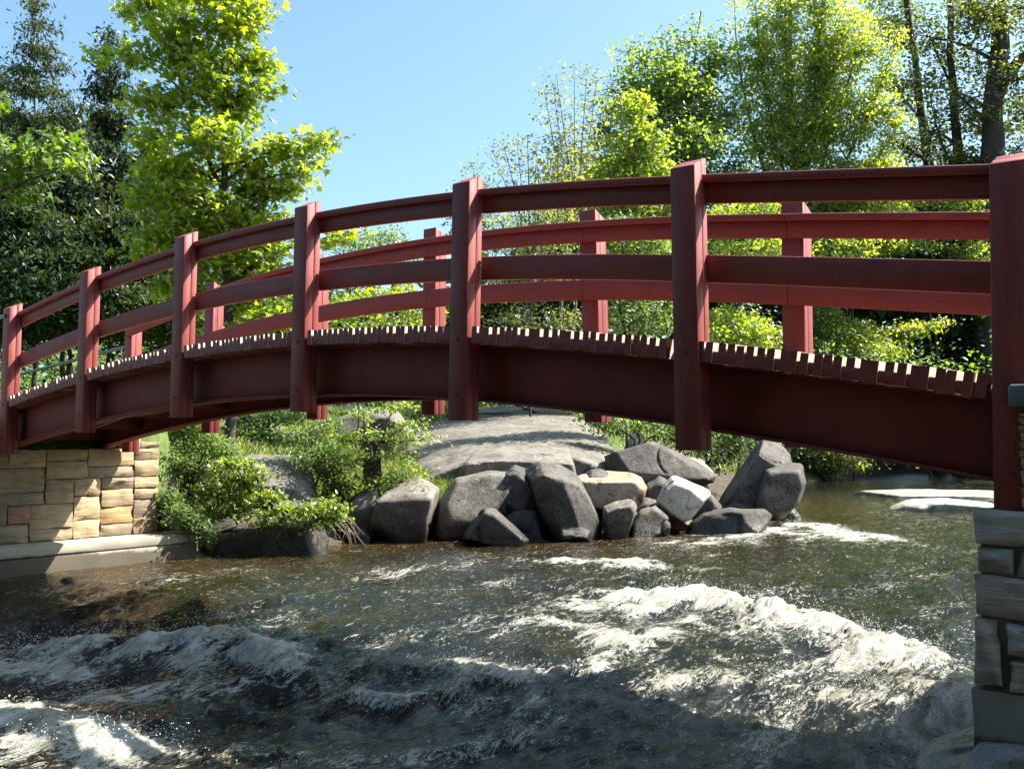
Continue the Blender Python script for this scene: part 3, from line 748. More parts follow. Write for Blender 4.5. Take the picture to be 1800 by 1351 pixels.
# irregular ashlar on the river face (plane x = XWALL, u along +y, v up)
cw, chh = 0.105, 0.0862
GU = int((WY1 - WY0) / cw); GV = 15; chh = (WZ1 - WZ0) / GV; occ = np.zeros((GU, GV), bool)
for gv in range(GV):
    for gu in range(GU - 1, -1, -1):
        if occ[gu, gv]: continue
        for tr in range(30):
            w = random.choice([3, 4, 5, 6, 7, 8, 4, 5]); h = random.choice([2, 2, 3, 3, 4, 2]) if w > 3 else random.choice([3, 4, 5])
            if gv == 0: h = max(2, h)
            w = min(w, gu + 1); h = min(h, GV - gv)
            if GV - gv - h == 1: h += 1
            fr = 0
            while gu - fr >= 0 and not occ[gu - fr, gv]: fr += 1
            if fr - w in (1, 2): w = fr
            if not occ[gu - w + 1:gu + 1, gv:gv + h].any(): break
        else:
            w = h = 1
            while gu - w >= 0 and w < 9 and not occ[gu - w, gv]: w += 1
        occ[gu - w + 1:gu + 1, gv:gv + h] = True
        g = 0.008
        y0 = WY0 + (gu - w + 1) * cw + (WY1 - WY0 - GU * cw)
        stone(abut, M_sand, (XWALL - 0.02 + random.uniform(-.012, .014), y0 + g, WZ0 + gv * chh + g), (0, 1, 0), (0, 0, 1), (1, 0, 0), w * cw - 2 * g, h * chh - 2 * g, 0.1, 3 + w // 2 + 2, 3 + h)
# quoins seen on the upstream end + the small stepped stones beside the girder seat
for k, (y0, y1, z0, z1, xo) in enumerate([(WY1 - .55, WY1 - .33, WZ1 + .012, WZ1 + .17, .0), (WY1 - .31, WY1 - .0, WZ1 + .012, WZ1 + .10, .02), (WY1 - .5, WY1 - .18, WZ1 + .19, WZ1 + .33, -.05)]):
    stone(abut, M_sand, (XWALL - 0.02 + xo, y0, z0), (0, 1, 0), (0, 0, 1), (1, 0, 0), y1 - y0, z1 - z0, 0.35, 5, 4)
mb = MB(); box(mb, XWALL - 1.3, XWALL - 0.35, WY0 - 3.5, P0 + WD + PD, WZ1 - .03, float(ztop(6.3)) - DECK - PLH - .02, 0.01); mb.build('back_wall', M_conc, abut)

pier = empty('pier', (nx(0), P0, 0), 'grey stone pier at the near right end of the bridge, tall post standing on it', 'pier')
PY = 2.885 * S
def pyz(px, py):                                     # point on the pier's front plane
    v = _f + (px - 900) / FPX * _r - (py - 675.5) / FPX * _u
    q = _C + v * (PY / v[1]); return q[0], q[2]
core_x0 = pyz(1722, 1000)[0]
mb = MB(); box(mb, core_x0, 2.6, PY + 0.016, PY + 2.6, 0.4, pyz(1745, 898)[1] - .01, 0.01); mb.build('mortar_core', M_mortar, pier)
for (xa, ya, xb, yb) in ((1712, 897, 1940, 955), (1717, 962, 1780, 1003), (1788, 964, 1935, 1005), (1713, 1010, 1930, 1079), (1713, 1086, 1757, 1199), (1768, 1090, 1830, 1143), (1838, 1088, 1925, 1150),
                         (1774, 1152, 1850, 1204), (1858, 1158, 1930, 1206)):
    xa, ya, xb, yb = xa, ya - 1, xb + 1.5, yb + 1
    x0, z1 = pyz(xa, ya); x1 = pyz(xb, yb)[0]; z0 = pyz(1714, yb)[1]; z1 = pyz(1714, ya)[1]
    sl = stone(pier, M_grey, (x0, PY, z0), (1, 0, 0), (0, 0, 1), (0, -1, 0), x1 - x0, z1 - z0, 0.3, 14, 9, 0.02)
# river side of the pier
zt_, zb_ = pyz(1720, 897)[1], pyz(1715, 1203)[1]
for r_ in range(5):
    h = (zt_ - zb_) / 5; y = PY + 0.28
    while y < PY + 2.4:
        w = random.uniform(.35, .7); stone(pier, M_grey, (core_x0 + 0.0, y + w - .02, zb_ + r_ * h + .01), (0, -1, 0), (0, 0, 1), (-1, 0, 0), w - .02, h - .02, 0.08, 6, 5); y += w
x0, z1 = pyz(1710, 1207); x1, z0 = pyz(1900, 1320)
stone(pier, M_conc, (x0, PY - .02, -0.6), (1, 0, 0), (0, 0, 1), (0, -1, 0), 3.2, z1 + 0.6, 2.4, 14, 10, 0.012, 'base_block')
# column standing on the pier beside the post
cx0, cz1 = pyz(1788, 716); _, cz0 = pyz(1788, 893)
hs = [0, .045, .10, .17, .19 + .05, .33, .42, .5, .62, .78, 1.0]; mb = MB(); box(mb, cx0 + .03, cx0 + .52, PY + .05, PY + .5, cz0 - .01, cz1 - .01, .005); mb.build('mortar_core', M_mortar, pier)
for k in range(len(hs) - 1):
    z1 = cz1 - hs[k] * (cz1 - cz0); z0 = cz1 - hs[k + 1] * (cz1 - cz0)
    stone(pier, M_grey if k % 3 else M_sand, (cx0 + random.uniform(-.006, .006), PY + .02, z0 + .006), (1, 0, 0), (0, 0, 1), (0, -1, 0), .56, z1 - z0 - .012, 0.06, 8, 4)
    stone(pier, M_grey, (cx0, PY + .55, z0 + .006), (0, -1, 0), (0, 0, 1), (-1, 0, 0), .52, z1 - z0 - .012, 0.06, 8, 4)
x0, z1 = pyz(1775, 676)
mb = MB(); box(mb, x0, x0 + .68, PY - .06, PY + .62, cz1, z1, 0.014); mb.build('cap_stone', M_slate, pier)

# pipe handrail on the approach beyond the bridge's far end
pr = empty('pipe_handrail', (nx(7), P0 + WD, 0), 'grey pipe handrail running on from the far end of the bridge', 'handrail')
for yy, zr in ((P0 + WD + PD, EYE + 0.40 * S), (P0, EYE + .75 * S)):
    mb = MB(); xs = np.linspace(nx(6.05), nx(9.2), 8)
    tube(mb, np.stack([xs, np.full(8, yy), np.linspace(zr + (.26 * S if yy > P0 + .1 else .05), zr, 8)], 1), np.full(8, 0.028), 8)
    mb.build('rail', M_pipe, pr, True)
    for k in range(3):
        mb = MB(); x = nx(7 + k); tube(mb, [(x, yy, 1.6), (x, yy, zr + .13 * S * (1 - k / 3))], [.03, .03], 8); mb.build('upright', M_pipe, pr, True)

# ------------------------------------------------------------------ boulders
_ico = {}
def ico(l):
    if l not in _ico:
        bm = bmesh.new(); bmesh.ops.create_icosphere(bm, subdivisions=l, radius=1)
        _ico[l] = (np.array([v.co[:] for v in bm.verts]), np.array([[v.index for v in f.verts] for f in bm.faces])); bm.free()
    return _ico[l]
def hull_planes(P):
    bm = bmesh.new()
    for p in P: bm.verts.new(p)
    r = bmesh.ops.convex_hull(bm, input=bm.verts); bmesh.ops.recalc_face_normals(bm, faces=bm.faces)
    c = P.mean(0); Np, Dp = [], []
    for f in bm.faces:
        n = np.array(f.normal[:]); d = np.dot(n, np.array(f.verts[0].co[:]) - c)
        if d < 0: n, d = -n, -d
        if d > 1e-3: Np.append(n); Dp.append(d)
    bm.free(); return c, np.array(Np), np.array(Dp)
def rock(outline, D, T, mat, label, lip=None, back=0.6, lvl=5, sharp=16, rough=0.05, shr=0.80, fs=(0, 7), name='boulder', group='boulders on the far bank', cat='boulder', layer=0.0, facets=6):
    """outline: silhouette (px,py) at depth D; T: thickness; lip: extra points (px,py,depth offset)"""
    o = np.array(outline, float); c = o.mean(0)
    P = [at(x, y, D) for x, y in o]
    front = c + (o - c) * shr + np.array(fs)
    P += [at(x, y, D - T * .5) for x, y in front]
    bk = c + (o - c) * 0.75 + np.array([0, 0])
    P += [at(x, y, D + T * back) for x, y in bk]
    if lip: P += [at(x, y, D + d) for x, y, d in lip]
    P = np.array(P); cc, Np, Dp = hull_planes(P)
    d0, F = ico(lvl); ext = P.max(0) - P.min(0)
    d = d0 * ext; d /= np.linalg.norm(d, axis=1)[:, None]
    nf = facets; fc = rng.normal(0, 1, (max(nf, 1), 3)); fc /= np.linalg.norm(fc, axis=1)[:, None]
    sup = np.max((P - cc) @ fc.T, axis=0) * rng.uniform(.62, .90, max(nf, 1))
    sup = np.maximum(sup, 1e-3)
    if nf: Np = np.concatenate([Np, fc]); Dp = np.concatenate([Dp, sup])
    q = np.clip(d @ Np.T, 0, None) / Dp[None]; sharp = 90
    q = q + 1e-9; mx_ = q.max(1)
    r = 1 / (mx_ * (np.sum((q / mx_[:, None]) ** sharp, 1)) ** (1 / sharp))
    V = cc + d * r[:, None]
    s = rng.integers(0, 999)
    size = float(ext.mean())
    n = 0.30 * fbm(V * (1.6 / size) * 1.4 + s, 3, s) + 0.30 * fbm(V * 3.6 + s, 5, s + 3, gain=.6)
    cr = np.clip(1 - np.abs(vnoise(V * (2.2 / size) + s * .7, s + 9)) * 14, 0, 1)      # a few cracks
    disp = rough * size * n * .45 - cr * 0.035 * min(size, 1.6) * (fbm(V * 1.3 + s, 2, 4) > -0.2)
    if layer: disp += layer * np.sin(V[:, 2] * 16 + 3 * fbm(V * .8, 3, 2)) * .02
    V = V + d * disp[:, None]
    mb = MB(); mb.add(V - cc, F); me = mb.mesh(name, mat, True)
    ob = link(name, me); ob.location = cc
    return tag(ob, label, cat, group)

rock([(345, 985), (350, 950), (400, 928), (480, 915), (560, 918), (598, 932), (608, 955), (600, 990)], 16.4, 1.3, M_rockd, 'long low dark rock at the waterline draped with vines beside the concrete footing', lip=[(385, 895, .8), (470, 872, 1.2), (560, 885, .9)], lvl=6)
rock([(375, 890), (365, 850), (420, 835), (500, 850), (556, 862), (552, 880), (520, 890)], 18.4, 0.9, M_rock, 'flat dark slab-topped rock standing above the vines on the left bank', lip=[(395, 800, 1.6), (460, 786, 1.8), (530, 803, 1.2), (552, 832, .5)], rough=.03)
rock([(600, 960), (590, 900), (618, 868), (665, 850), (680, 900), (655, 960)], 18.6, 1.4, M_rockd, 'dark furrowed rock below the green bush between two larger rocks')
rock([(640, 970), (655, 888), (690, 850), (738, 837), (772, 855), (782, 880), (775, 925), (740, 970)], 18.6, 1.8, M_rock, 'rounded grey rock with sunlit top and black shaded front under the bush', lip=[(660, 882, -1.1), (775, 878, -1.1), (760, 930, -.6), (665, 930, -.6)], sharp=24, fs=(0, 14))
rock([(745, 960), (770, 880), (800, 838), (855, 826), (905, 828), (920, 870), (890, 960)], 19.0, 2.2, M_rock, 'wedge of grey bedrock between the grass and the dark blocks', lip=[(800, 870, -1.1), (895, 848, -1.1)], sharp=28, rough=.03)
rock([(790, 880), (790, 832), (815, 812), (880, 806), (1000, 812), (1058, 822), (1060, 836), (1000, 852), (880, 872)], 20.2, 1.0, M_rock, 'broad grey slab with rounded left end below the sloping bedrock', lip=[(830, 796, .9), (885, 779, 1.8), (990, 780, 2.2), (1050, 794, 2.0)], lvl=6, shr=.95, fs=(0, 2))
rock([(640, 900), (770, 822), (850, 796), (1000, 790), (1068, 812), (1092, 830), (1060, 880), (850, 900)], 22.8, 1.2, M_rock, 'large smooth bedrock slope rising behind the boulders under the bridge', lip=[(690, 770, 5), (745, 738, 8), (830, 716, 11), (900, 706, 12), (960, 708, 12), (1012, 727, 9), (1060, 758, 5), (1088, 800, 1.5)], lvl=6, shr=.95, rough=.03, facets=0, name='bedrock_slab', cat='rock slab', group='bedrock slabs')
rock([(868, 905), (872, 868), (886, 832), (905, 815), (930, 824), (956, 848), (966, 895), (950, 915)], 18.8, 1.0, M_rockd, 'squarish dark block leaning against the big round boulder', lip=[(890, 835, -.5), (950, 852, -.5)], sharp=20)
rock([(935, 960), (930, 880), (915, 822), (945, 809), (985, 815), (1025, 840), (1048, 872), (1059, 915), (1058, 960)], 18.5, 1.5, M_rockd, 'big round-shouldered dark boulder with a sunlit rim at the centre of the bank', sharp=12, lip=[(1000, 850, -.8), (1040, 900, -.8)], fs=(0, 12), shr=.75, lvl=6)
rock([(870, 960), (878, 910), (905, 892), (950, 893), (975, 925), (970, 960)], 18.4, 1.0, M_rockd, 'low shaded rock behind the triangular one at the waterline', sharp=14)
rock([(960, 960), (965, 920), (1000, 905), (1040, 930), (1045, 960)], 18.0, .8, M_rockd, 'small black wet rock at the foot of the big round boulder', sharp=12, lvl=4)
rock([(806, 965), (812, 940), (832, 912), (850, 887), (868, 890), (900, 918), (935, 948), (930, 968)], 17.6, 1.1, M_rockd, 'triangular dark rock standing in the water before the other boulders', lip=[(852, 890, -.2), (845, 945, -.5)], sharp=30)
rock([(1015, 890), (1010, 832), (1045, 823), (1095, 822), (1128, 838), (1140, 858), (1135, 890), (1080, 900)], 20.4, 1.3, M_rockt, 'tan and rust coloured angular block among the grey boulders', lip=[(1018, 832, -.5), (1075, 850, -.6), (1060, 880, -.6)], sharp=36, rough=.035)
rock([(1128, 895), (1136, 850), (1160, 834), (1178, 845), (1178, 895)], 20.6, .8, M_rockd, 'small dark rock wedged between the tan block and the pale boulder', lvl=4)
rock([(1058, 960), (1060, 890), (1080, 880), (1116, 874), (1121, 892), (1105, 925), (1098, 962)], 18.6, .9, M_rock, 'smooth grey slab tilted up at the waterline right of the round boulder', sharp=26)
rock([(1100, 955), (1108, 915), (1125, 895), (1152, 888), (1175, 905), (1186, 930), (1182, 955)], 19.0, 1.0, M_rock, 'rounded grey rock at the waterline below the pale boulder', sharp=12)
rock([(1066, 850), (1060, 800), (1066, 776), (1100, 768), (1140, 771), (1185, 790), (1235, 815), (1263, 836), (1252, 860), (1180, 870)], 22.6, 1.8, M_rockd, 'long dark angular boulder sloping down to the right behind the pale one', lip=[(1075, 780, -.7), (1140, 785, -.7), (1150, 805, -.9)], sharp=30, rough=.035, lvl=6)
rock([(1152, 880), (1165, 852), (1182, 835), (1215, 828), (1236, 840), (1252, 868), (1236, 885), (1222, 895), (1215, 915), (1200, 918), (1175, 905)], 19.6, 1.1, M_rockp, 'pale cream boulder brightly lit between the dark rocks', lip=[(1195, 850, -.6), (1215, 860, -.6)], sharp=18, rough=.045)
rock([(1245, 895), (1262, 862), (1290, 820), (1330, 768), (1370, 768), (1388, 792), (1398, 830), (1380, 900), (1320, 925)], 21.8, 1.7, M_rockd, 'tall pointed boulder leaning to the right at the end of the bank', lip=[(1340, 780, -.3), (1290, 850, -.8), (1330, 880, -.8)], sharp=22, rough=.04, lvl=6)
rock([(1325, 900), (1335, 850), (1345, 825), (1385, 812), (1414, 812), (1421, 842), (1408, 882), (1375, 915), (1345, 925)], 21.0, 1.2, M_rockd, 'blocky dark boulder with a notched top against the tall leaning one', lip=[(1350, 828, -.5), (1400, 825, -.5)], sharp=24, rough=.04)
rock([(1190, 955), (1205, 922), (1235, 900), (1285, 890), (1345, 893), (1360, 905), (1348, 930), (1320, 955)], 19.4, 1.2, M_rockd, 'low wide dark rock in the water at the head of the rapids', lip=[(1290, 905, -.5), (1310, 905, -.5)], sharp=16)
rock([(1555, 850), (1560, 822), (1585, 811), (1612, 828), (1625, 850)], 50, 2.2, M_rockd, 'distant dark rock upstream with a sunlit right flank', lvl=4)
rock([(1605, 872), (1625, 855), (1680, 848), (1725, 843), (1760, 846), (1770, 870)], 40, 3.0, M_rock, 'low flat grey rock upstream near the far shore', lvl=4, name='river_rock', group='flat rocks in the river')
rock([(1475, 884), (1500, 862), (1600, 859), (1740, 861), (1800, 866), (1800, 908), (1600, 898)], 31.5, 3.0, M_rockp, 'long thin pale rock shelf stretching across the river to the pier', sharp=20, rough=.02, name='river_rock', group='flat rocks in the river', lvl=5)
rock([(1552, 925), (1560, 892), (1590, 877), (1660, 874), (1740, 882), (1780, 892), (1780, 932)], 26.0, 3.0, M_rockp, 'smooth pale domed rock lying in the river nearest the pier', sharp=14, rough=.015, name='river_rock', group='flat rocks in the river', lvl=5)
rock([(90, 1060), (100, 1018), (125, 1012), (150, 1030), (155, 1060)], 12.9, .5, M_rockd, 'small wet rock in shade at the foot of the concrete footing', name='river_rock', group='flat rocks in the river', lvl=4)
rock([(245, 1070), (255, 1020), (290, 1012), (308, 1030), (312, 1070)], 12.6, .5, M_rockd, 'small wet brown rock breaking the surface below the sandstone abutment', name='river_rock', group='flat rocks in the river', lvl=4)
rock([(420, 800), (440, 752), (480, 742), (540, 755), (560, 800)], 25, 1.8, M_rockt, 'low buff rock on the bank among weeds behind the slab-topped rock', lvl=4)
rock([(575, 790), (590, 735), (640, 716), (700, 722), (730, 760), (720, 800)], 26, 3, M_rock, 'grey bedrock hump behind the saplings', lvl=5, name='bedrock_slab', cat='rock slab', group='bedrock slabs')
rock([(575, 735), (580, 712), (605, 706), (640, 710), (650, 735)], 36, 1.5, M_rockp, 'pale block far back on the grass behind the post', lvl=4)
rock([(1095, 790), (1110, 762), (1130, 755), (1150, 790)], 27, 1.2, M_rockt, 'small tan rock peeping above the long dark boulder', lvl=4)
# smaller stones jammed between the big ones
where = ['under the left edge of the tilted grey slab', 'between the rounded grey rock and the tan block', 'at the waterline below the pale boulder, brownish', 'just right of the pale boulder', 'above the low wide rock at the head of the rapids', 'behind the shoulder of the big round boulder', 'under the tan block, left of the pale boulder', 'between the low wide rock and the tall leaning boulder', 'on top of the squarish dark block', 'behind the triangular rock', 'left of the triangular rock at the waterline', 'left end of the wedge of bedrock at the waterline', 'brownish, above the pale boulder', 'right foot of the blocky notched boulder', 'between the vine rock and the rounded sunlit rock', 'between the tan block and the long dark boulder']
for wh, (x, y, D, rx, ry, m_) in zip(where, ((1090, 905, 19.6, 34, 26, 0), (1140, 905, 20.2, 40, 34, 0), (1190, 915, 20.0, 30, 22, 1), (1235, 890, 20.8, 36, 36, 0), (1262, 915, 20.4, 30, 24, 0), (1050, 860, 20.6, 40, 40, 0), (1170, 870, 21.2, 36, 30, 0), (1300, 905, 21.2, 44, 28, 0),
                              (985, 835, 20.4, 30, 26, 0), (900, 900, 19.4, 46, 40, 0), (835, 920, 19.0, 40, 26, 0), (780, 935, 18.6, 28, 20, 0), (1210, 830, 23.4, 46, 30, 1), (1385, 905, 22.6, 30, 20, 0), (630, 940, 17.9, 26, 18, 0), (1110, 830, 22.8, 44, 40, 0))):
    rock([(x - rx, y + ry), (x - rx * .9, y - ry * .3), (x - rx * .3, y - ry), (x + rx * .5, y - ry * .85), (x + rx, y), (x + rx * .8, y + ry)], D, rx * 2.2 * D / FPX, (M_rockd, M_rockt)[m_], 'small rock ' + wh, lvl=4, group='small rocks filling the boulder pile', name='rock', cat='rock')
# ledge in the lower right corner
rock([(1600, 1345), (1618, 1312), (1655, 1290), (1720, 1270), (1800, 1262), (1840, 1300), (1800, 1520), (1630, 1520)], 6.35, 1.4, M_ledge, 'rough grey rock ledge at the water under the stone pier', sharp=18, rough=.05, name='rock_ledge', cat='rock ledge', group='ledges under the pier', lvl=6)
rock([(1655, 1370), (1680, 1330), (1720, 1302), (1800, 1300), (1900, 1310), (1900, 1560), (1650, 1560)], 5.55, 1.0, M_ledge, 'flat-topped grey ledge in the bottom right corner before the pier base', sharp=26, rough=.03, name='rock_ledge', cat='rock ledge', group='ledges under the pier', lvl=6)

# ------------------------------------------------------------------ foliage
def leaf_tpl(kind):
    if kind == 'maple':      # five lobes
        a = [(0, -.05), (.48, .0), (.28, .18), (.54, .50), (.2, .44), (0, 1.0), (-.2, .44), (-.54, .50), (-.28, .18), (-.48, .0)]
        V = np.array([(x, y, -abs(x) * .35) for x, y in a])
        return V, np.array([[0, 1, 2], [0, 2, 4], [2, 3, 4], [0, 4, 6], [4, 5, 6], [0, 6, 8], [6, 7, 8], [0, 8, 9]])
    if kind == 'spray':      # flat cedar spray: three narrow fingers
        V = np.array([(0, 0, 0), (.36, .62, -.05), (.09, .46, 0), (0, 1, -.08), (-.09, .46, 0), (-.36, .62, -.05)])
        return V, np.array([[0, 1, 2], [0, 2, 4], [2, 3, 4], [0, 4, 5]])
    if kind == 'long':
        V = np.array([(0, 0, 0), (.17, .5, -.05), (0, 1, -.12), (-.17, .5, -.05)]); return V, np.array([[0, 1, 2], [0, 2, 3]])
    if kind == 'pair':
        V = np.array([(0, 0, 0), (.3, .4, -.1), (0, .95, -.1), (-.3, .4, -.1)]); return V, np.array([[0, 1, 2], [0, 2, 3]])
    V = np.array([(0, 0, 0), (.34, .28, -.10), (.26, .66, -.10), (0, 1, -.05), (-.26, .66, -.10), (-.34, .28, -.10)])
    return V, np.array([[0, 1, 2, 3], [0, 3, 4, 5]])
def leaves(mb, C, size, kind='pair', droop=0.35, flat=0.55, rndv=None):
    """C: leaf positions (n,3)"""
    n = len(C); V, F = leaf_tpl(kind)
    up = rng.normal(0, 1, (n, 3)) * (1 - flat); up[:, 2] += flat * 1.4; up += np.array(sdir)[None] * .25
    up /= np.linalg.norm(up, axis=1)[:, None]
    t = rng.normal(0, 1, (n, 3)); t[:, 2] -= droop * 2
    y = t - up * np.sum(t * up, 1)[:, None]; y /= np.linalg.norm(y, axis=1)[:, None] + 1e-9
    x = np.cross(y, up)
    s = size * rng.uniform(.6, 1.3, n)
    P = C[:, None, :] + s[:, None, None] * (V[None, :, 0, None] * x[:, None] + V[None, :, 1, None] * y[:, None] + V[None, :, 2, None] * up[:, None])
    FF = F[None] + (np.arange(n) * len(V))[:, None, None]
    if rndv is None: rndv = rng.random(n)
    mb.add(P.reshape(-1, 3), FF.reshape(-1, F.shape[1]), np.repeat(np.clip(rndv, 0.001, 1), len(F)))
def blob_leaves(mb, tw, c, Rx, Ry, Rz, n_sub, per, cr, size, kind, droop, flat, origin=None, twig_r=.006, tone=.5):
    q = rng.normal(0, 1, (n_sub, 3)); q /= np.linalg.norm(q, axis=1)[:, None]
    q *= (rng.random(n_sub) ** 0.45)[:, None]
    sub = np.asarray(c) + q * np.array([Rx, Ry, Rz])
    # world axes: spread x in view-right, y in depth
    off = q[:, :1] * Rx * _r + q[:, 1:2] * Ry * np.array([_f[0], _f[1], 0]) / math.hypot(_f[0], _f[1]) + q[:, 2:3] * Rz * np.array([0, 0, 1])
    sub = np.asarray(c) + off
    k = np.maximum(2, rng.poisson(per * rng.uniform(.5, 2.1, n_sub))); idx = np.repeat(np.arange(n_sub), k)
    C = sub[idx] + rng.normal(0, 1, (len(idx), 3)) * np.array([cr, cr, cr * .45]) * .72
    tn = np.clip(tone + rng.normal(0, .22, n_sub)[idx] + rng.normal(0, .13, len(idx)), 0, 1)
    leaves(mb, C, size, kind, droop, flat, tn)
    if tw is not None and origin is not None:
        m = max(3, min(n_sub // 3, 14))
        for s in sub[:m]:
            mid = (np.asarray(origin) + s) / 2 + rng.normal(0, .06, 3) * np.linalg.norm(s - origin)
            tube(tw, [origin, mid, s], [twig_r * 1.6, twig_r, twig_r * .4], 4)
def smooth_line(P, n):
    P = np.asarray(P, float); t = np.concatenate([[0], np.cumsum(np.linalg.norm(np.diff(P, axis=0), axis=1))]); t /= t[-1]
    s = np.linspace(0, 1, n); Q = np.stack([np.interp(s, t, P[:, k]) for k in range(3)], 1)
    for _ in range(2): Q[1:-1] = (Q[:-2] + 2 * Q[1:-1] + Q[2:]) / 4
    return Q
DM = 5.2
def tree(name, D, trunks, blobs, limbs, leafm, bark, label, cat='tree', group=None, size=.1, kind='pair', dens=1.0, per=14, cr=.28, droop=.35, flat=.55, foot=True, tone=.5, depth=.8, attach=True, thin=1.0):
    """trunks: [(px,py,width px)...]; blobs: (px,py,rx,ry[,dd[,dens]]); limbs: ([(px,py)...], spread px, start width px)"""
    k = D / FPX
    t0 = trunks[0][0]; base = at(t0[0], t0[1], D)
    if foot: base[2] = float(gz(np.array([base[0]]), np.array([base[1]]))[0]) - .1
    root = empty(name, base, label, cat, group)
    tb = MB(); lb = MB(); cb = MB(); tl = []
    for j, tr in enumerate(trunks):
        P = np.array([at(x, y, D) for x, y, w in tr]); 
        if j == 0: P[0] = base
        n = 18; Q = smooth_line(P, n); Q[1:-1] += rng.normal(0, .018, (n - 2, 3)) * D / 20
        w = np.interp(np.linspace(0, 1, n), np.linspace(0, 1, len(tr)), [q[2] for q in tr]) * k / 2
        w = w * (1 + .06 * rng.normal(0, 1, n)); 
        if j == 0 and foot: w[0] *= 1.5
        tube(tb, Q, w, 10); tl.append((Q, w))
    AT = np.concatenate([q for q, _ in tl]); AW = np.concatenate([w for _, w in tl])
    def nearest(p, below=.5):
        hd = np.hypot(AT[:, 0] - p[0], AT[:, 1] - p[1])
        cost = np.abs((AT[:, 2] + hd * below) - p[2]) + hd * .3
        i = int(np.argmin(cost)); return AT[i], AW[i]
    for bl in blobs:
        px, py, rx, ry = bl[:4]; dd = bl[4] if len(bl) > 4 else rng.uniform(-1, 1) * rx * k * depth; dn = bl[5] if len(bl) > 5 else 1
        c = at(px, py, D + dd); Rx, Rz = rx * k, ry * k; Ry = max(Rx, Rz) * depth
        n_sub = max(3, int(DM * dens * dn * Rx * Rz / (cr * cr) * 2.2))
        if attach:
            a, w = nearest(c); w = min(w * .6, .05 * D / 20 * thin)
            m1 = a * .55 + c * .45 + np.array([0, 0, .12 * np.linalg.norm(c - a)])
            tube(lb, smooth_line([a, m1, c], 7), np.linspace(w, .012, 7), 6)
        blob_leaves(cb, lb, c, Rx, Ry, Rz, n_sub, per, cr, size, kind, droop, flat, c, .006 * D / 20 * thin, tone)
    for (pts, sp, w0) in limbs:
        dd = np.linspace(0, rng.uniform(-1.2, 1.2), len(pts))
        P = np.array([at(x, y, D + d) for (x, y), d in zip(pts, dd)]); Q = smooth_line(P, 14)
        tube(lb, Q, np.linspace(w0 * k / 2, .008, 14), 6)
        for i in range(2, 14):
            c = Q[i]; r_ = sp * k * (0.55 + .6 * math.sin(math.pi * min(1, (i - 1) / 11))); 
            n_sub = max(2, int(DM * dens * r_ * r_ / (cr * cr) * 1.3))
            blob_leaves(cb, lb if i % 2 else None, c, r_, r_, r_ * .8, n_sub, per, cr, size, kind, droop, flat, c, .005 * D / 20, tone)
    # children carry world coordinates
    for nm, b_, mt, sm in (('trunk', tb, bark, True), ('branches', lb, bark, True), ('crown', cb, leafm, False)):
        if b_.v:
            o = link(nm, b_.mesh(nm, mt, sm), root)
            if nm != 'trunk': o['kind'] = 'stuff'
    return root

# bright maple, left
tree('maple_tree', 19.5, [[(408, 800, 20), (402, 560, 17), (392, 350, 14), (398, 200, 11), (404, 60, 8), (408, -80, 5)], [(396, 350, 9), (352, 240, 8), (318, 140, 7), (270, 40, 5), (235, -50, 3)]],
 [(330, 60, 75, 45), (270, 10, 60, 40), (420, 25, 60, 40), (340, -30, 90, 30), (440, -20, 50, 30), (440, 110, 45, 32), (350, 130, 70, 45), (235, 95, 42, 18), (178, 94, 34, 9, .3, .8), (285, 190, 55, 40), (420, 195, 45, 40), (466, 158, 34, 18), (365, 240, 70, 36),
  (265, 235, 38, 22), (320, 300, 75, 36), (430, 285, 52, 36), (500, 262, 44, 22), (560, 244, 40, 13), (540, 302, 38, 10), (505, 330, 40, 17), (445, 335, 55, 26), (345, 355, 85, 36), (270, 345, 50, 34), (420, 390, 60, 28), (478, 385, 42, 22),
  (300, 425, 80, 36), (400, 460, 80, 34), (455, 440, 45, 28), (400, 535, 90, 30), (470, 500, 50, 30), (320, 500, 60, 30), (600, 412, 38, 11, .5), (545, 425, 50, 16), (480, 560, 55, 26), (395, 600, 60, 30)],
 [([(402, 400), (470, 350), (530, 290), (590, 240)], 14, 6), ([(398, 420), (350, 380), (290, 330)], 22, 6)],
 M_maple, M_bark, 'tall young maple with bright yellow-green leaves left of the clear sky', group='trees beyond the bridge', size=.14, kind='maple', per=11, cr=.24, dens=.9, droop=.7, flat=.45, tone=.6)
# maple branch reaching in from the left edge
tree('maple_tree', 17.0, [[(-160, 790, 26), (-150, 500, 22), (-120, 300, 16), (-100, 100, 10)]],
 [(-20, 250, 60, 30), (40, 275, 60, 26), (115, 252, 40, 16), (30, 330, 60, 22), (130, 290, 40, 16), (-60, 330, 60, 30), (-60, 180, 60, 30)], [], M_mid, M_bark, 'maple bough with broad mid-green leaves reaching in from the picture edge before the cedars',
 group='trees beyond the bridge', size=.15, kind='maple', per=11, cr=.24, dens=.6, droop=.7, flat=.45, tone=.75)
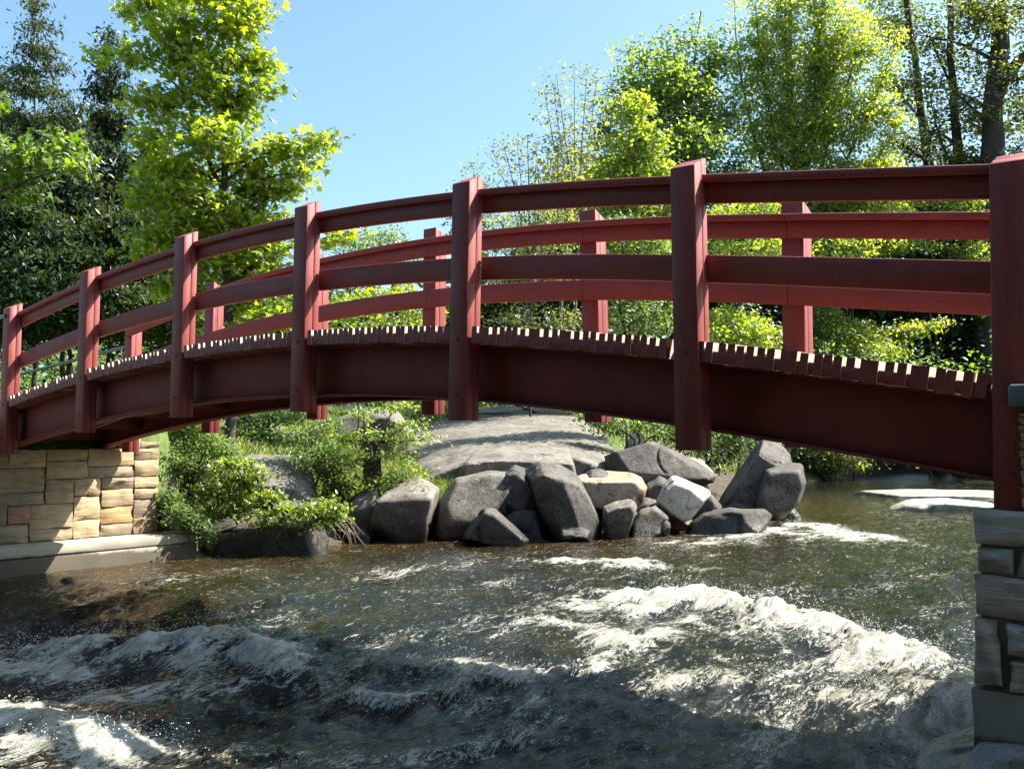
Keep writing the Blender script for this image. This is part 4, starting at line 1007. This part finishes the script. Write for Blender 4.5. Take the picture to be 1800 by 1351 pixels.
# cedars
def cedar(px, pytop, D, w, label, mat, dens, wb, tone=.5, pbase=700):
    bl = []; n = 15
    for i in range(n):
        t = i / (n - 1); y = pytop + (560 - pytop) * t; rx = wb * (0.20 + .90 * t ** .6)
        for s in (-1, 0, 1): bl.append((px + s * rx * rng.uniform(.35, .65) + rng.normal(0, 3), y + rng.uniform(-10, 12), rx * rng.uniform(.4, .7), 13 + 10 * t, rng.uniform(-1, 1) * rx * D / FPX * .7, 0.8 + .9 * t))
    return tree('cedar_tree', D, [[(px, 760, w), (px + 2, max(400, pytop + 60), w * .5), (px - 1, max(200, pytop + 30), w * .3), (px, pytop - 12, 1.5)]], bl, [], mat, M_bark, label, group='cedars on the left bank', size=.17, kind='long', per=20, cr=.30, dens=dens * 1.7, droop=.8, flat=.3, tone=tone, thin=.6)
cedar(60, 8, 29, 9, 'thin grey-green cedar with sparse open top at the far left', M_cedarg, .55, 78)
cedar(190, 60, 27, 9, 'dark narrow cedar with a ragged top beside the bright maple', M_cedar, .7, 62)
cedar(-5, 120, 30, 11, 'grey-green cedar half cut off by the left picture edge', M_cedarg, .6, 70)
cedar(120, 190, 26, 12, 'bushy cedar between the grey one and the dark one', M_cedarg, .8, 80, .3)
cedar(268, 250, 28, 10, 'dark cedar hidden behind the maple crown', M_cedar, .9, 90)
cedar(15, 300, 24, 14, 'dense black-green cedar low behind the first bridge post', M_cedar, 1.1, 100)
cedar(225, 380, 23.5, 14, 'broad dark cedar with sunlit tips behind the third bridge post', M_cedar, 1.0, 120, .75)
cedar(110, 400, 23, 14, 'wide shadowed cedar behind the second bridge post', M_cedar, 1.2, 120)

# centre and right
tree('birch_tree', 42, [[(1190, 760, 14), (1195, 400, 11), (1215, 150, 6), (1232, 20, 2)], [(1190, 450, 8), (1150, 250, 6), (1130, 90, 2)]],
 [(1125, 105, 50, 40, 0, .55), (1215, 75, 50, 42, 0, .45), (1180, 140, 60, 45), (1250, 120, 36, 50, 0, .6), (1100, 180, 40, 40), (1160, 220, 70, 50), (1235, 220, 50, 60, 0, .8), (1110, 270, 50, 50), (1190, 310, 80, 55), (1250, 340, 40, 50), (1080, 330, 45, 40), (1150, 390, 90, 50), (1240, 430, 50, 50), (1060, 230, 34, 40), (1050, 290, 36, 40), (1280, 200, 34, 60, 0, .8), (1290, 290, 36, 50, 0, .9), (1270, 110, 30, 40, 0, .7), (1200, 250, 70, 50), (1200, 170, 60, 40), (1140, 160, 45, 35)],
 [([(1195, 420), (1150, 260), (1100, 120)], 26, 6), ([(1200, 400), (1230, 220), (1250, 60)], 24, 6), ([(1200, 300), (1190, 180), (1170, 70)], 24, 5)],
 M_birch, M_bark, 'tall feathery green tree with an open top at the right of the sky', group='trees beyond the bridge', size=.20, kind='pair', per=12, cr=.42, dens=0.95, tone=.55)
tree('elm_tree', 33, [[(1120, 760, 14), (1118, 400, 10), (1112, 230, 4)]],
 [(1110, 190, 30, 35), (1120, 250, 55, 35), (1085, 300, 45, 35), (1150, 310, 50, 35), (1110, 360, 75, 35), (1180, 370, 45, 40), (1070, 410, 40, 30), (1130, 430, 70, 35), (1110, 500, 70, 40), (1150, 560, 60, 30), (1090, 560, 40, 30)],
 [], M_maple2, M_bark, 'rounded fresh-green tree in front of the feathery one, directly behind the far post', group='trees beyond the bridge', size=.18, kind='pair', per=12, cr=.34, dens=1.3, tone=.6)
tree('silver_maple_tree', 43, [[(1415, 800, 26), (1412, 520, 20), (1400, 330, 13), (1390, 150, 9), (1385, -60, 5)]],
 [(1330, 120, 34, 60, 0, .5), (1370, 40, 40, 60, 0, .5), (1440, 120, 50, 60, 0, .5), (1480, 60, 45, 50, 0, .5), (1420, 230, 60, 60, 0, .5), (1500, 200, 50, 50, 0, .5), (1340, 250, 40, 50, 0, .5), (1560, 200, 40, 40, 0, .5), (1530, 90, 30, 40, 0, .5), (1440, -10, 60, 50, 0, .5), (1560, 360, 50, 30, 0, .5), (1400, 400, 90, 40), (1300, 340, 35, 50), (1480, 330, 60, 50), (1350, 420, 80, 35), (1540, 300, 45, 30), (1450, 440, 90, 30), (1310, 430, 50, 40), (1380, 470, 110, 30)],
 [([(1405, 430), (1340, 300), (1310, 180), (1290, 60), (1292, -30)], 17, 8), ([(1405, 400), (1360, 240), (1335, 100), (1325, -30)], 22, 8), ([(1403, 380), (1385, 200), (1380, 60), (1385, -60)], 26, 9), ([(1408, 380), (1425, 220), (1440, 80), (1450, -50)], 26, 9),
  ([(1410, 400), (1460, 240), (1505, 100), (1530, 0)], 20, 9), ([(1412, 410), (1490, 280), (1545, 160), (1580, 60)], 19, 8), ([(1412, 430), (1510, 330), (1580, 220)], 17, 8), ([(1414, 450), (1530, 380), (1600, 310)], 16, 7), ([(1406, 430), (1320, 380), (1275, 300)], 18, 6), ([(1405, 350), (1455, 160), (1490, 20)], 18, 6)],
 M_silver, M_bark, 'large bright green maple with upswept limbs right of the second post', group='trees beyond the bridge', size=.165, kind='pair', per=11, cr=.34, dens=1.7, droop=.5, flat=.4, tone=.62)
# dark hardwoods on the right
tree('oak_tree', 46, [[(1735, 800, 62), (1738, 430, 54), (1742, 250, 44), (1752, 150, 40), (1762, 40, 30), (1768, -80, 22)], [(1752, 170, 24), (1785, 115, 20), (1840, 60, 12)]],
 [(1620, 150, 50, 50, 2, .7), (1720, 230, 50, 40, 1, .8), (1660, 330, 60, 40, 1, .9), (1800, 200, 50, 50, 2, .8), (1720, 110, 50, 40, 1, .7), (1800, 10, 60, 50, 1, .7), (1720, 30, 70, 50, -1, .8), (1790, 140, 50, 50, -1, .5), (1700, 180, 50, 50, 1, .45), (1790, 260, 50, 45, 0, .8), (1700, 290, 60, 35, 1, .8), (1600, 60, 60, 50, 1, .35), (1760, 330, 70, 30, 1, .8), (1850, 60, 60, 80, 0, .5), (1740, 400, 80, 60, 1, 1)],
 [([(1750, 230), (1700, 180), (1660, 150)], 14, 7), ([(1748, 300), (1690, 270), (1640, 280)], 14, 7), ([(1765, 60), (1720, 20), (1680, -20)], 14, 7)],
 M_oak, M_bark, 'massive dark-trunked tree forking above the right end of the bridge', group='dark hardwoods on the right', size=.21, kind='pair', per=9, cr=.44, dens=1.0, tone=.45)
tree('oak_tree', 47, [[(1692, 800, 30), (1690, 380, 26), (1678, 180, 20), (1668, 60, 14), (1672, -70, 9)]],
 [(1660, 90, 50, 40, 1, .5), (1690, 0, 50, 40, 1, .5), (1640, 230, 50, 40, 0, .5), (1700, 360, 50, 40, 1, .9)], [([(1690, 330), (1650, 240), (1630, 150)], 12, 8), ([(1676, 160), (1640, 80), (1620, 10)], 12, 6)],
 M_oak, M_bark, 'slender dark trunk next to the massive forking one', group='dark hardwoods on the right', size=.21, kind='pair', per=9, cr=.44, dens=1.0, tone=.4)
tree('oak_tree', 49, [[(1650, 800, 26), (1640, 330, 22), (1618, 190, 18), (1600, 60, 14), (1590, -60, 9)]],
 [(1580, 40, 60, 50, 1, .6), (1560, 150, 50, 40, 1, .6), (1610, 270, 70, 50, 1, .7), (1640, 380, 70, 50, 1, 1), (1560, -20, 60, 40, 1, .5), (1570, 400, 60, 60, 2, 1)], [([(1625, 220), (1580, 160), (1545, 130)], 12, 7), ([(1600, 90), (1560, 50), (1530, 30)], 12, 6), ([(1640, 290), (1580, 250), (1540, 230)], 12, 7)],
 M_oak, M_bark, 'curving dark trunk nearest the bright green maple', group='dark hardwoods on the right', size=.22, kind='pair', per=9, cr=.46, dens=1.0, tone=.4)
# thin budding trees low in the sky
def budding(px, top, D, sp, label, nl=6, dens=1.1, mat=M_olive):
    li = []
    for i in range(nl):
        a = (i - (nl - 1) / 2) / nl * 2
        li.append(([(px, 470), (px + a * sp * .5, (470 + top) / 2), (px + a * sp + rng.normal(0, 6), top + abs(a) * 50 + rng.uniform(-10, 20))], 12, 4))
    return tree('budding_tree', D, [[(px, 740, 10), (px, 470, 7), (px + 2, 420, 5)]], [], li, mat, M_bark2, label, group='thin spring trees behind the railing', size=.15, kind='pair', per=11, cr=.36, dens=dens, tone=.6)
budding(1010, 110, 38, 70, 'thin budding tree left of the tall feathery green one', 7)
budding(930, 225, 38, 75, 'thin pale budding tree with twiggy top over the middle rail bay', 7, .3)
budding(985, 250, 36, 60, 'low budding tree with buff catkins behind the rail', 6, .5)
budding(830, 300, 36, 60, 'nearly bare shrub showing twigs above the central post', 7, .12)
budding(690, 400, 40, 60, 'small greenish shrub tree behind the far rail', 6, .5)
def mass(px, py, D, bl, label, mat, size=.12, kind='oval', per=12, cr=.24, dens=.8, tone=.5, name='shrub', group='shrubs beyond the bridge', droop=.4, flat=.5, stems=2, cat='shrub'):
    tr = [[(px + rng.uniform(-12, 12), py, 5 + 2 * i), (px + rng.uniform(-15, 15), (py + bl[0][1]) / 2, 4), (bl[i % len(bl)][0], bl[i % len(bl)][1], 2)] for i in range(stems)]
    return tree(name, D, tr, bl, [], mat, M_bark, label, cat=cat, group=group, size=size, kind=kind if kind != 'oval' or D < 22 else 'pair', per=per, cr=cr, dens=dens * 1.35, tone=tone, droop=droop, flat=flat, thin=.5)
mass(640, 640, 33, [(620, 430, 50, 30), (670, 420, 45, 25), (600, 480, 50, 30), (680, 470, 50, 30), (640, 530, 70, 30), (720, 470, 30, 30), (700, 560, 50, 30)], 'soft green shrub between the rails left of the central post', M_mid, .14, 'pair', 10, .34, .6, .6)
mass(640, 640, 24, [(600, 540, 45, 22), (660, 525, 50, 20), (715, 520, 40, 22), (650, 580, 90, 24), (740, 560, 40, 22)], 'bright yellow-green leafy shrub just above the deck left of the central post', M_maple, .12, 'oval', 10, .22, .8, .6)
mass(930, 640, 30, [(880, 390, 40, 28), (940, 375, 45, 28), (990, 400, 40, 28), (900, 430, 45, 25), (960, 440, 50, 25), (880, 500, 45, 30), (950, 510, 60, 30), (1000, 480, 35, 40), (920, 560, 80, 28), (1000, 560, 40, 30)], 'pale olive willow shrub with dark stems behind the bay right of the central post', M_olive, .12, 'long', 12, .32, .62, .5, stems=4, cat='shrub', group='shrubs beyond the bridge')
mass(1100, 640, 26, [(1090, 400, 50, 25), (1150, 430, 40, 30), (1110, 560, 70, 30), (1160, 540, 40, 30), (1090, 500, 50, 30)], 'deep green leafy shrub between the far post and the second near post', M_mid, .13, 'oval', 11, .25, .8, .6)
mass(1300, 760, 27, [(1280, 380, 40, 26), (1340, 360, 40, 22), (1290, 440, 50, 22), (1360, 430, 40, 24), (1290, 560, 55, 26), (1340, 590, 50, 30), (1270, 600, 40, 30)], 'yellow-tinged bright shrub behind the left half of the right-hand bay', M_maple, .13, 'oval', 11, .24, .8, .55)
mass(1500, 790, 43, [(1460, 380, 50, 22), (1520, 385, 40, 20), (1470, 430, 60, 20), (1560, 430, 40, 18), (1600, 415, 30, 12), (1450, 560, 40, 26), (1500, 590, 60, 30), (1560, 590, 50, 20), (1600, 580, 40, 14), (1645, 570, 22, 8), (1450, 620, 60, 26), (1540, 620, 60, 20)], 'bright green shrub with a bough reaching right toward the tall near post', M_maple2, .14, 'pair', 16, .34, .95, .75)
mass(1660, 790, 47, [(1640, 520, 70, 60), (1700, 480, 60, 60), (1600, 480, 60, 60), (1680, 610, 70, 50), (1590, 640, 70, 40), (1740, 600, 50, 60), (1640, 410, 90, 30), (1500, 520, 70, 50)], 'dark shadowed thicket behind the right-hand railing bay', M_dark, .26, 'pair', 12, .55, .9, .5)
mass(1450, 832, 42, [(1420, 800, 40, 22), (1460, 808, 40, 22), (1500, 812, 25, 16), (1400, 780, 30, 20), (1440, 830, 40, 10)], 'pale leafy shrub hanging over the water beside the tall leaning boulder', M_olive, .15, 'pair', 12, .34, 1.2, .6)
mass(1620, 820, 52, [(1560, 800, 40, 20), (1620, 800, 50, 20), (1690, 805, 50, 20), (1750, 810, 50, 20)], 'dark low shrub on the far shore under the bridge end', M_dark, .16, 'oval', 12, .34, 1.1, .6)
mass(1130, 800, 24.5, [(1075, 745, 40, 18), (1125, 750, 35, 16), (1170, 760, 30, 18), (1215, 775, 30, 22), (1240, 760, 40, 24), (1290, 780, 30, 22), (1300, 750, 50, 20), (1050, 730, 40, 16)], 'dark green undergrowth behind the boulders at mid bank', M_mid, .11, 'oval', 11, .22, .9, .4)
mass(1640, 760, 44, [(1560, 385, 50, 22), (1640, 395, 50, 24), (1710, 385, 40, 24), (1600, 430, 60, 20), (1700, 440, 50, 22), (1590, 350, 50, 20), (1690, 345, 50, 20), (1500, 360, 50, 24), (1720, 520, 30, 24)], 'sunlit fine-leaved screen of shrubs in front of the dark hardwood trunks', M_maple2, .14, 'pair', 16, .36, .9, .5)
mass(960, 740, 31, [(800, 722, 40, 8), (880, 700, 60, 8), (960, 700, 60, 10), (1030, 715, 50, 10), (740, 725, 30, 8)], 'low bright weeds along the top edge of the sloping bedrock', M_mid, .09, 'pair', 12, .2, .9, .6, stems=2)
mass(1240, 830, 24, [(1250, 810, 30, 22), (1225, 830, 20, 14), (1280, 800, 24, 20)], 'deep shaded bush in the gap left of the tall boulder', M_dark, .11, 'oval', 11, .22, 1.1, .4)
# left bank plants
mass(330, 900, 16.4, [(320, 760, 42, 24), (370, 780, 38, 24), (310, 810, 36, 30), (350, 830, 40, 28), (400, 795, 26, 18), (310, 870, 32, 30), (345, 890, 28, 26), (300, 740, 30, 20), (345, 745, 40, 16)], 'light green feathery bush beside the sandstone abutment', M_mid, .055, 'pair', 16, .12, .9, .8, stems=4)
mass(330, 955, 15.6, [(318, 905, 30, 20), (345, 925, 22, 16), (300, 880, 24, 22), (360, 945, 10, 12)], 'dark green ferny weed hanging over the corner of the footing', M_mid, .06, 'pair', 14, .11, 1.1, .4)
vine = [(380, 900, 18, 16), (400, 815, 26, 12), (440, 812, 24, 10), (365, 860, 22, 18), (470, 918, 14, 7), (545, 922, 14, 6), (420, 905, 16, 8), (420, 860, 30, 16), (455, 838, 32, 15), (470, 872, 24, 12), (430, 885, 30, 12), (500, 892, 26, 9), (545, 893, 28, 9), (570, 890, 28, 13), (555, 905, 26, 10), (600, 890, 18, 10), (585, 912, 20, 8), (405, 840, 22, 12), (390, 870, 26, 12), (460, 902, 26, 8), (520, 905, 26, 8), (500, 900, 24, 9)]
mass(470, 900, 15.9, vine, 'wild grape vine with broad bright leaves trailing over the waterline rock', M_maple2, .085, 'oval', 9, .12, .62, .42, name='vine', cat='vine', group='plants on the left bank', droop=.8, flat=.35, stems=6)
mass(655, 850, 18.6, [(690, 712, 46, 12), (640, 725, 26, 10), (725, 740, 30, 9), (700, 765, 42, 12), (640, 765, 30, 12), (745, 772, 26, 8), (600, 770, 30, 10), (690, 800, 50, 14), (625, 810, 40, 14), (710, 835, 36, 14), (655, 845, 46, 14), (600, 850, 26, 12), (640, 880, 20, 7), (690, 862, 24, 9)], 'leafy sapling clump with several thin stems in the middle of the bank', M_maple2, .085, 'pair', 12, .17, .7, .4, stems=9, group='plants on the left bank')
mass(560, 830, 19.2, [(550, 765, 36, 14), (590, 790, 34, 16), (560, 810, 40, 16), (510, 760, 26, 10), (530, 790, 26, 12), (580, 740, 24, 12)], 'small sapling clump below the post left of the saplings', M_mid, .07, 'pair', 13, .15, .8, .75, stems=5, group='plants on the left bank')
mass(470, 800, 23, [(430, 735, 40, 14), (480, 730, 44, 14), (400, 750, 30, 14), (450, 760, 40, 10), (520, 735, 30, 12)], 'low weedy shrubs on the slope under the bridge arch', M_mid, .09, 'pair', 12, .18, .9, .5, stems=3, group='plants on the left bank')
mass(590, 900, 18.4, [(590, 860, 30, 16), (620, 880, 20, 12), (575, 830, 24, 16)], 'shaded bush filling the gap between vine and rounded rock', M_dark, .07, 'pair', 13, .15, 1.0, .5, stems=3, group='plants on the left bank')
# dead stems hanging over the waterline rock
mb = MB()
for i in range(110):
    x = rng.uniform(390, 620); y = 890 + (x - 390) * .12 + rng.uniform(-12, 18); D = 15.9 + rng.uniform(-.3, .5)
    a = at(x, y, D); b = at(x + rng.normal(6, 22), y + rng.uniform(6, 42), D - rng.uniform(0, .25)); m = (a + b) / 2 + np.array([0, 0, rng.uniform(.0, .08)])
    tube(mb, smooth_line([a, m, b], 5), np.linspace(.005, .002, 5), 4)
tag(mb.build('dead_stems', M_twig, smooth=True), 'tangle of dry brown stems hanging below the vine on the waterline rock', 'dead stems', kind='stuff')

# grass on the bank
def grass(region, n, hgt, label):
    D0, D1, x0, x1 = region; mb = MB()
    px = rng.uniform(x0, x1, n); D = rng.uniform(D0, D1, n)
    P = np.array([at(a, 764, d) for a, d in zip(px, D)]); P[:, 2] = gz(P[:, 0], P[:, 1]) - .02
    keep = sdist(P[:, 0], P[:, 1], LAND) > .6; P = P[keep]; n = len(P)
    hh = hgt * rng.uniform(.5, 1.4, n); a = rng.uniform(0, math.tau, n); w = .008 + .004 * rng.random(n)
    lx, ly = np.cos(a), np.sin(a); b = rng.normal(0, .35, (n, 2))
    V = np.zeros((n, 4, 3)); V[:, 0] = P - np.stack([lx * w, ly * w, 0 * w], 1); V[:, 1] = P + np.stack([lx * w, ly * w, 0 * w], 1)
    V[:, 2] = P + np.stack([lx * w * .6 + b[:, 0] * hh * .4, ly * w * .6 + b[:, 1] * hh * .4, hh * .6], 1)
    V[:, 3] = P + np.stack([b[:, 0] * hh, b[:, 1] * hh, hh], 1)
    F = np.array([[0, 1, 2], [0, 2, 3]])[None] + (np.arange(n) * 4)[:, None, None]
    mb.add(V.reshape(-1, 3), F.reshape(-1, 3), np.repeat(rng.uniform(.01, 1, n), 2))
    tag(mb.build('grass', M_grass), label, 'grass', kind='stuff')
grass((19.0, 25.5, 560, 860), 46000, .16, 'short green grass sloping down to the rocks on the far bank')
grass((16.5, 36, 280, 620), 30000, .2, 'rough grass and weeds on the left bank under the arch')
grass((29, 42, 560, 1500), 30000, .2, 'grass on the bank behind the bedrock')

# distant woods closing the view
def woods(name, n, D0, D1, x0, x1, top, size, mat, label):
    px = rng.uniform(x0, x1, n // 24); D = rng.uniform(D0, D1, n // 24)
    tp = np.array([top(x) for x in px]); base = at(900, 764, 1.0)[2]
    yy = 764 - (764 - tp) * rng.random(n // 24) ** .8 + 10
    C = np.array([at(a, b, d) for a, b, d in zip(px, yy, D)])
    C = np.repeat(C, 24, 0) + rng.normal(0, .7, (len(C) * 24, 3)) * np.array([1, 1, .7])
    mb = MB(); leaves(mb, C, size, 'pair', .3, .5, np.repeat(rng.random(n // 24), 24) * .6 + .4 * rng.random(len(C)))
    tag(mb.build(name, mat), label, 'woods', kind='stuff')
def top1(x):
    pts = [(-700, 250), (0, 330), (330, 350), (420, 440), (560, 500), (700, 520), (800, 500), (900, 440), (1000, 380), (1100, 300), (1250, 380), (1400, 330), (1560, 340), (1700, 330), (1850, 300), (2600, 250)]
    return np.interp(x, [p[0] for p in pts], [p[1] for p in pts])
woods('distant_woods', 66000, 46, 60, -700, 2600, top1, .75, M_dark, 'hazy dark green wood closing the view behind the nearer trees')
woods('undergrowth', 62000, 34, 46, -500, 2300, lambda x: 660 - 60 * math.sin(x * .011) ** 2, .20, M_mid, 'dense green undergrowth along the top of the far bank')

# unseen leaf screen added behind the viewer to cut ambient fill
n = 16000
az = R(1) * rng.uniform(98, 262, n); rad = rng.uniform(7, 12, n); zz = rng.uniform(0.2, 17, n)
C = np.stack([rad * np.sin(az), rad * np.cos(az), zz], 1)
mb = MB(); leaves(mb, C, 1.1, 'oval', .3, .4, rng.random(n))
tag(mb.build('shade_leaf_screen', M_dark), 'unseen screen of dark leaves added behind the camera to dim the fill light', 'woods', kind='stuff')
#print('TRIS', sum(sum(len(p.vertices) - 2 for p in m.polygons) * 1 for m in bpy.data.meshes if m.users) if False else sum(len(m.loops) - 2 * len(m.polygons) for m in bpy.data.meshes if m.users))
